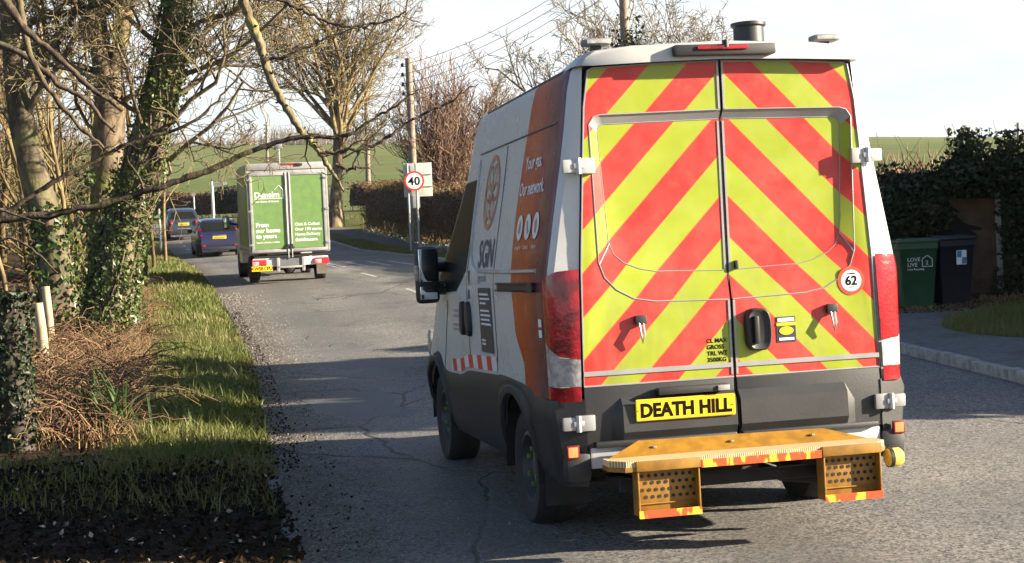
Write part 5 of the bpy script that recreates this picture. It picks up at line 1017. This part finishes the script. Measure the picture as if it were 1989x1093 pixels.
# ivy smothering the garden fence
rg = np.random.RandomState(15); o = Vector((fence.location.x, 25.4, fence.location.z)); iv = empty('ivy_bush', o, (0, 0, 0), 'dark ivy bush smothering the fence top behind the wheelie bins', 'ivy'); C_ = []
def blob(px, py, Y_, sx, sy, sz, n): v = at(px, py, Y_) - o; C_.append(np.array(v) + np.clip(rg.normal(size=(n, 3)), -1.9, 1.9) * np.array([sx, sy, sz]))
for a in [(1735, 410, 25.2, .26, .2, .40, 1500), (1785, 405, 25.25, .25, .22, .20, 1500), (1760, 470, 25.2, .25, .12, .35, 900), (1850, 350, 25.25, .26, .22, .11, 1300), (1882, 310, 25.3, .17, .14, .26, 1000), (1915, 348, 25.25, .28, .22, .14, 1500), (1966, 318, 25.3, .18, .16, .28, 1100), (2005, 375, 25.2, .3, .2, .42, 1500), (1985, 470, 25.1, .16, .14, .5, 1500), (2030, 470, 25.0, .3, .2, .7, 1600), (2090, 420, 25, .3, .3, .8, 1500), (1990, 570, 25.0, .22, .2, .22, 800), (1880, 278, 25.3, .09, .07, .13, 130), (1872, 258, 25.3, .04, .04, .06, 26), (1965, 292, 25.3, .10, .08, .12, 120), (1922, 318, 25.3, .06, .05, .10, 50), (1845, 328, 25.3, .14, .1, .10, 220)]: blob(*a)
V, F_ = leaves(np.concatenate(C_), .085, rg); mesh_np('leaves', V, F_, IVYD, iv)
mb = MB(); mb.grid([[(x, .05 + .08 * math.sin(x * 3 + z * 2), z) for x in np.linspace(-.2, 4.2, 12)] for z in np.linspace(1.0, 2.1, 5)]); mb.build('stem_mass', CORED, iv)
T = Tubes()
for k in range(60): x = rg.uniform(-.1, 3.2); T.add(path(rg, (x, -.05, 1.9), (rg.normal() * .4, rg.normal() * .2, 1), rg.uniform(.4, 1.1), 5, .25, 0), np.linspace(.010, .004, 5), 3)
T.build('shoot', BARKD, iv)

# ---- evergreen garden trees to the right of the frame: these throw the shade over the road and bins
def conifer(x, y, H_, r_, seed):
    rg = np.random.RandomState(seed); z0 = gz(x, y); c = empty('garden_conifer', (x, y, z0), (0, 0, 0), 'dense dark conifer in the garden right of the road outside the picture', 'tree', 'conifers right of the road'); mb = MB(); mb.tube([(0, 0, -.1), (0, 0, H_ * .9)], [.16, .03], 8); mb.build('trunk', BARKG, c)
    n = int(2600 * H_ * r_ / 8); h = rg.uniform(.0, 1, n) ** .8; a = rg.uniform(0, 6.283, n); rad_ = r_ * (1.02 - h ** 2.6) ** .6 * np.sqrt(rg.uniform(.05, 1, n)) * (1 + .15 * np.sin(a * 5 + h * 9)); V, F_ = leaves(np.stack([rad_ * np.cos(a), rad_ * np.sin(a), h * H_ + .1], 1), .42, rg); mesh_np('crown', V, F_, IVYD, c)
for k, (x, y, H_, r_) in enumerate([(12.5, 13.8, 6.3, 1.4), (12.8, 16.2, 6.6, 1.5), (12.6, 18.3, 6.0, 1.4), (13.4, 20.3, 4.8, 1.5), (11.3, 20.6, 3.2, 1.3), (10.9, 22.6, 3.3, 1.3), (10.8, 24.4, 3.4, 1.2), (12.6, 23.6, 3.6, 1.4)]): conifer(x, y, H_, r_, 90 + k)

# ---- small roadside things at left
def postthing(px, pb, pt, Y, r_, label, mat, name='fence_post', cat='post', lean=0.0):
    v = at(px, pb, Y); z0 = min(gz(v.x, v.y), v.z); H_ = at(px, pt, Y).z - z0; c = empty(name, (v.x, v.y, z0), (0, R(lean), 0), label, cat); trunkmesh('post', [(0, 0, -.2), (.01, 0, H_ * .5), (0, 0, H_)], [r_, r_ * .95, r_ * .92], mat, c, 10, 1, .05)
    mb = MB(); mb.lathe([(0, H_ + .004), (r_ * .93, H_), (r_ * .93, H_ - .03)], 12); mb.build('cut_top', simple('cut_wood', (.42, .33, .2), .8, var=.2, sc=20), c); return c, H_
postthing(86, 702, 588, 21.5, .075, 'short sunlit wooden fence post in front of the brambles', WOODP, lean=-3); postthing(97, 640, 556, 24.5, .07, 'weathered wooden fence post just behind the front post', WOODP, lean=-2)
v = at(38, 905, 13.6); gpz = gz(v.x, v.y); gp = empty('ivy_clad_post', (v.x, v.y, gpz), (0, 0, 0), 'stout dark gate post smothered in ivy at the left edge', 'post'); rg = np.random.RandomState(5)
_, Qg, rg_ = trunkmesh('post', [(0, 0, -.2), (0, 0, .6), (.01, 0, 1.33)], [.14, .135, .13], simple('dark_post_wood', (.045, .035, .028), .9, var=.4), gp, 12, 2, .08); ivy_on(Qg, rg_, rg, 1500, .12, 1.0, .035, .05, IVYD, gp); C_ = np.array([0, 0, 1.36]) + rg.normal(size=(260, 3)) * np.array([.09, .09, .03]); V, F_ = leaves(C_, .055, rg); mesh_np('ivy_top', V, F_, IVYD, gp)
# strap leaved plant
v = at(215, 868, 14.6); z0 = gz(v.x, v.y); sp = empty('strap_leaf_plant', (v.x, v.y, z0), (0, 0, 0), 'clump of long dark green strap leaves in front of the brambles', 'plant'); rg = np.random.RandomState(9); mb = MB()
for k in range(54):
    a = rg.uniform(0, 6.283); L_3 = rg.uniform(.35, .75); x0, y0 = rg.normal() * .17, rg.normal() * .12; lean = rg.uniform(.1, .75); w = rg.uniform(.009, .017); rows = []
    for i in range(7):
        t = i / 6; rr_ = L_3 * (t * lean * .8 + .5 * lean * t ** 3); zz = L_3 * (t - .45 * lean * t ** 2.4); ww = w * (1 - t ** 2.5) + .001; ca, sa = math.cos(a), math.sin(a); rows.append([(x0 + ca * rr_ - sa * ww, y0 + sa * rr_ + ca * ww, zz), (x0 + ca * rr_, y0 + sa * rr_, zz - ww * .4), (x0 + ca * rr_ + sa * ww, y0 + sa * rr_ - ca * ww, zz)])
    mb.grid(rows)
mb.build('leaves', leafy('strap_leaf', ((.02, .045, .012), (.045, .085, .02), (.06, .10, .025)), .2, .4), sp, 60)

# ---- grass, dead grass, brambles, leaf litter (uncountable)
def blades(name, pos, hgt, wid, rg, mat, lean=.45):
    n = len(pos); a = rg.uniform(0, 6.283, n); f = rg.uniform(0, 6.283, n); H_ = hgt * rg.uniform(.5, 1.4, n); ln = lean * rg.uniform(.1, 1.3, n) * H_
    d = np.stack([np.cos(a), np.sin(a), 0 * a], 1); s = np.stack([np.cos(f), np.sin(f), 0 * f], 1) * (wid * rg.uniform(.7, 1.3, n))[:, None] / 2
    m_ = pos + d * (ln * .35)[:, None]; m_[:, 2] += H_ * .6; t = pos + d * ln[:, None]; t[:, 2] += H_
    V = np.stack([pos - s, pos + s, m_ + s * .75, m_ - s * .75, t - s * .1, t + s * .1], 1).reshape(-1, 3); i = np.arange(n)[:, None] * 6; F_ = np.concatenate([i + [0, 1, 2, 3], i + [3, 2, 5, 4]]); return tag(mesh_np(name, V, F_, mat), kind='stuff')
def scatter(rg, n, ya, yb, d0, d1, side=-1, pw=1.0):
    y = ya + (yb - ya) * rg.uniform(size=n) ** pw; d = np.interp(y, [0, 1e9], [0, 0]) + rg.uniform(size=n); lo = d0(y) if callable(d0) else d0; hi = d1(y) if callable(d1) else d1; d = lo + (hi - lo) * d
    x = XL(y) - d if side < 0 else XR(y) + d; return np.stack([x, y, ground(x, y) - .01], 1)
rg = np.random.RandomState(22); vw = lambda y: np.interp(y, [8, 11, 12.5, 20, 27, 40, 60, 90], [.2, .5, 1.5, 1.7, 1.8, 2.2, 2.9, 4])
vw2 = lambda y: vw(y) * (.94 + .16 * np.sin(y * 1.7) + .12 * np.sin(y * 4.3 + 1))
gp_ = np.concatenate([scatter(rg, 46000, 12.0, 27, .0, vw2), scatter(rg, 5200, 10.2, 13, .1, lambda y: vw(y) + 2.2, pw=.7)]); pn = wob(gp_[:, 0], gp_[:, 1], 2.3, 1) * .5 + wob(gp_[:, 0], gp_[:, 1], 5.1, 3) * .5; gp_ = gp_[rg.uniform(size=len(gp_)) < .62 + .6 * pn]
tall = rg.uniform(size=len(gp_)) < .12; blades('verge_grass', gp_[~tall], .07, .010, rg, GRASSM, .8); blades('verge_grass', gp_[tall], .16, .010, rg, GRASSM, .7)
wd_ = scatter(rg, 70, 12.4, 26, .15, 1.4); V, F_ = leaves(np.repeat(wd_, 14, 0) + rg.normal(size=(980, 3)) * np.array([.06, .06, .012]) + np.array([0, 0, .03]), .075, rg, up=1.2); tag(mesh_np('verge_weeds', V, F_, IVY), kind='stuff')
blades('verge_grass', np.concatenate([scatter(rg, 24000, 27, 66, .03, vw), scatter(rg, 9000, 22, 66, .05, 1.2, 1), scatter(rg, 3500, 84, 104, .2, 8, 1)]), .11, .02, rg, GRASSM)
mp_ = scatter(rg, 22000, 17.2, 23.2, .3, 7, 1); mp_ = mp_[mp_[:, 2] > P(mp_[:, 1]) + .108]; blades('mound_grass', mp_, .10, .013, rg, GRASSM)
blades('dead_grass', np.concatenate([scatter(rg, 5200, 13.6, 28, lambda y: vw(y) - .35, lambda y: vw(y) + 1.7), scatter(rg, 5000, 28, 50, lambda y: vw(y) - .5, lambda y: vw(y) + 1.2)]), .22, .011, rg, STRAW, .9)
es = scatter(rg, 2600, 22.9, 24.6, 1.2, 6, 1); blades('dead_grass', es, .08, .02, rg, STRAW, 1.2)
T = Tubes(); TB = Tubes()
for k in range(2500):
    y = 13.8 + 24 * rg.uniform() ** 1.3; d = float(vw(y)) + rg.uniform(-.15, 2.2); x = float(XL(y)) - d; z = gz(x, y); L_3 = rg.uniform(.4, 1.5); az = rg.uniform(0, 6.283); hh = rg.uniform(.15, .8) * L_3 * .7; pts = []
    for i in range(7): t = i / 6; pts.append((x + math.cos(az) * L_3 * t * .7 + rg.normal() * .03, y + math.sin(az) * L_3 * t * .7 + rg.normal() * .03, z + 4 * hh * t * (1 - t * .78) * .55 + rg.normal() * .02))
    bg_ = k % 4 == 0; (TB if bg_ else T).add(pts, np.linspace(.012 if bg_ else .0075, .0035, 7), 3)
tag(T.build('brambles', BRAMBLE), kind='stuff'); tag(TB.build('brambles', bark('bramble_dark', (.05, .024, .02), (.15, .075, .05), (.1, .09, .04), .3, 9)), kind='stuff')
pos = np.concatenate([scatter(rg, 7500, 8.2, 12.6, .02, 4.2), scatter(rg, 2600, 12.4, 30, -.22, .2), scatter(rg, 4200, 13, 30, vw, lambda y: vw(y) + 2.4), scatter(rg, 240, 8, 17, -.5, .0), scatter(rg, 1500, 22.9, 25, .8, 6, 1)]); pos[:, 2] += .02 + rg.uniform(0, .035, len(pos))
r_in = (pos[:, 0] > XL(pos[:, 1])) & (pos[:, 0] < XR(pos[:, 1])); pos[r_in, 2] = road_z(pos[r_in, 0], pos[r_in, 1]) + .008; V, F_ = leaves(pos, np.where(r_in, .026, .046), rg, up=1.6); tag(mesh_np('leaf_litter', V, F_, LITTERM), kind='stuff')
pos = scatter(rg, 260, 8.4, 13, .1, 4.2); pos[:, 2] += .05; V, F_ = leaves(pos, .035, rg, up=1.2); tag(mesh_np('pale_litter', V, F_, leafy('pale_dead_leaf', ((.25, .2, .15), (.5, .47, .42), (.3, .22, .15)), .1)), kind='stuff')
# loose chippings along the broken road edge
n = 5600; y = 9 + 26 * rg.uniform(size=n) ** 1.5; x = XL(y) + np.abs(rg.normal(size=n)) * .42 + .02; s_ = rg.uniform(.003, .009, n) * (1 + (y - 9) * .04); z = road_z(x, y); c = np.stack([x, y, z + s_ * .3], 1); oc = np.array([[1, 0, 0], [0, 1, 0], [-1, 0, 0], [0, -1, 0], [0, 0, .8], [0, 0, -.8]], float)
V = (c[:, None] + oc[None] * s_[:, None, None] * rg.uniform(.6, 1.3, (n, 6, 1))).reshape(-1, 3); i = np.arange(n)[:, None] * 6; F_ = np.concatenate([i + q_ for q_ in ([0, 1, 4], [1, 2, 4], [2, 3, 4], [3, 0, 4], [1, 0, 5], [2, 1, 5], [3, 2, 5], [0, 3, 5])])
qq = NM('road_chipping', .85); qq.color(qq.mix(qq.isl(), (.07, .065, .06), (.30, .27, .23))); tag(mesh_np('road_chippings', V, F_, qq.m), kind='stuff')
# ---- far woods on the ridge
T = Tubes(); rg = np.random.RandomState(60); cfF = dict(k=[4, 4], w=[.06, .2], t=[.05, .1], n=[9], t0=[.25], a=[.5], l=[.4], r=[.6], rmin=.05, tp=.4)
for k in range(1900):
    Y_ = rg.uniform(425, 480); xx = rg.uniform(-150, -22) if k < 1300 else rg.uniform(-22, 190); H_ = rg.uniform(3.6, 6.2) + 1.0 * math.sin(xx * .08) if k < 1300 else rg.uniform(1.4, 3.4); grow(T, rg, (xx, Y_, gz(xx, Y_) - .5), np.array([rg.normal() * .05, 0, 1.]), H_, .14, 0, cfF)
tag(T.build('far_wood', TWIGG), kind='stuff')

# frost left lying under the brown hedge and in the field verge
rg = np.random.RandomState(88); pos = np.concatenate([scatter(rg, 700, 44, 58, 1.9, 3.0, 1), scatter(rg, 160, 60, 75, 2.4, 3.4, 1)]); pos[:, 2] += .05; V, F_ = leaves(pos, .10, rg, up=2.0); tag(mesh_np('frost_patches', V, F_, simple('frost', (.55, .6, .66), .8, var=.1)), kind='stuff')

# ---- the air: faint winter haze
mb = MB(); mb.box((0, 210, 36), (1900, 900, 110)); hz = mb.build('haze', [], None, angle=0)
hm = bpy.data.materials.new('haze_air'); hm.use_nodes = True; nt = hm.node_tree; nt.nodes.remove(nt.nodes['Principled BSDF']); pv_ = nt.nodes.new('ShaderNodeVolumePrincipled')
pv_.inputs['Color'].default_value = (.93, .95, 1, 1); pv_.inputs['Density'].default_value = .0001; pv_.inputs['Anisotropy'].default_value = .2; nt.links.new(pv_.outputs[0], nt.nodes['Material Output'].inputs['Volume']); hz.data.materials.append(hm); tag(hz, kind='stuff')
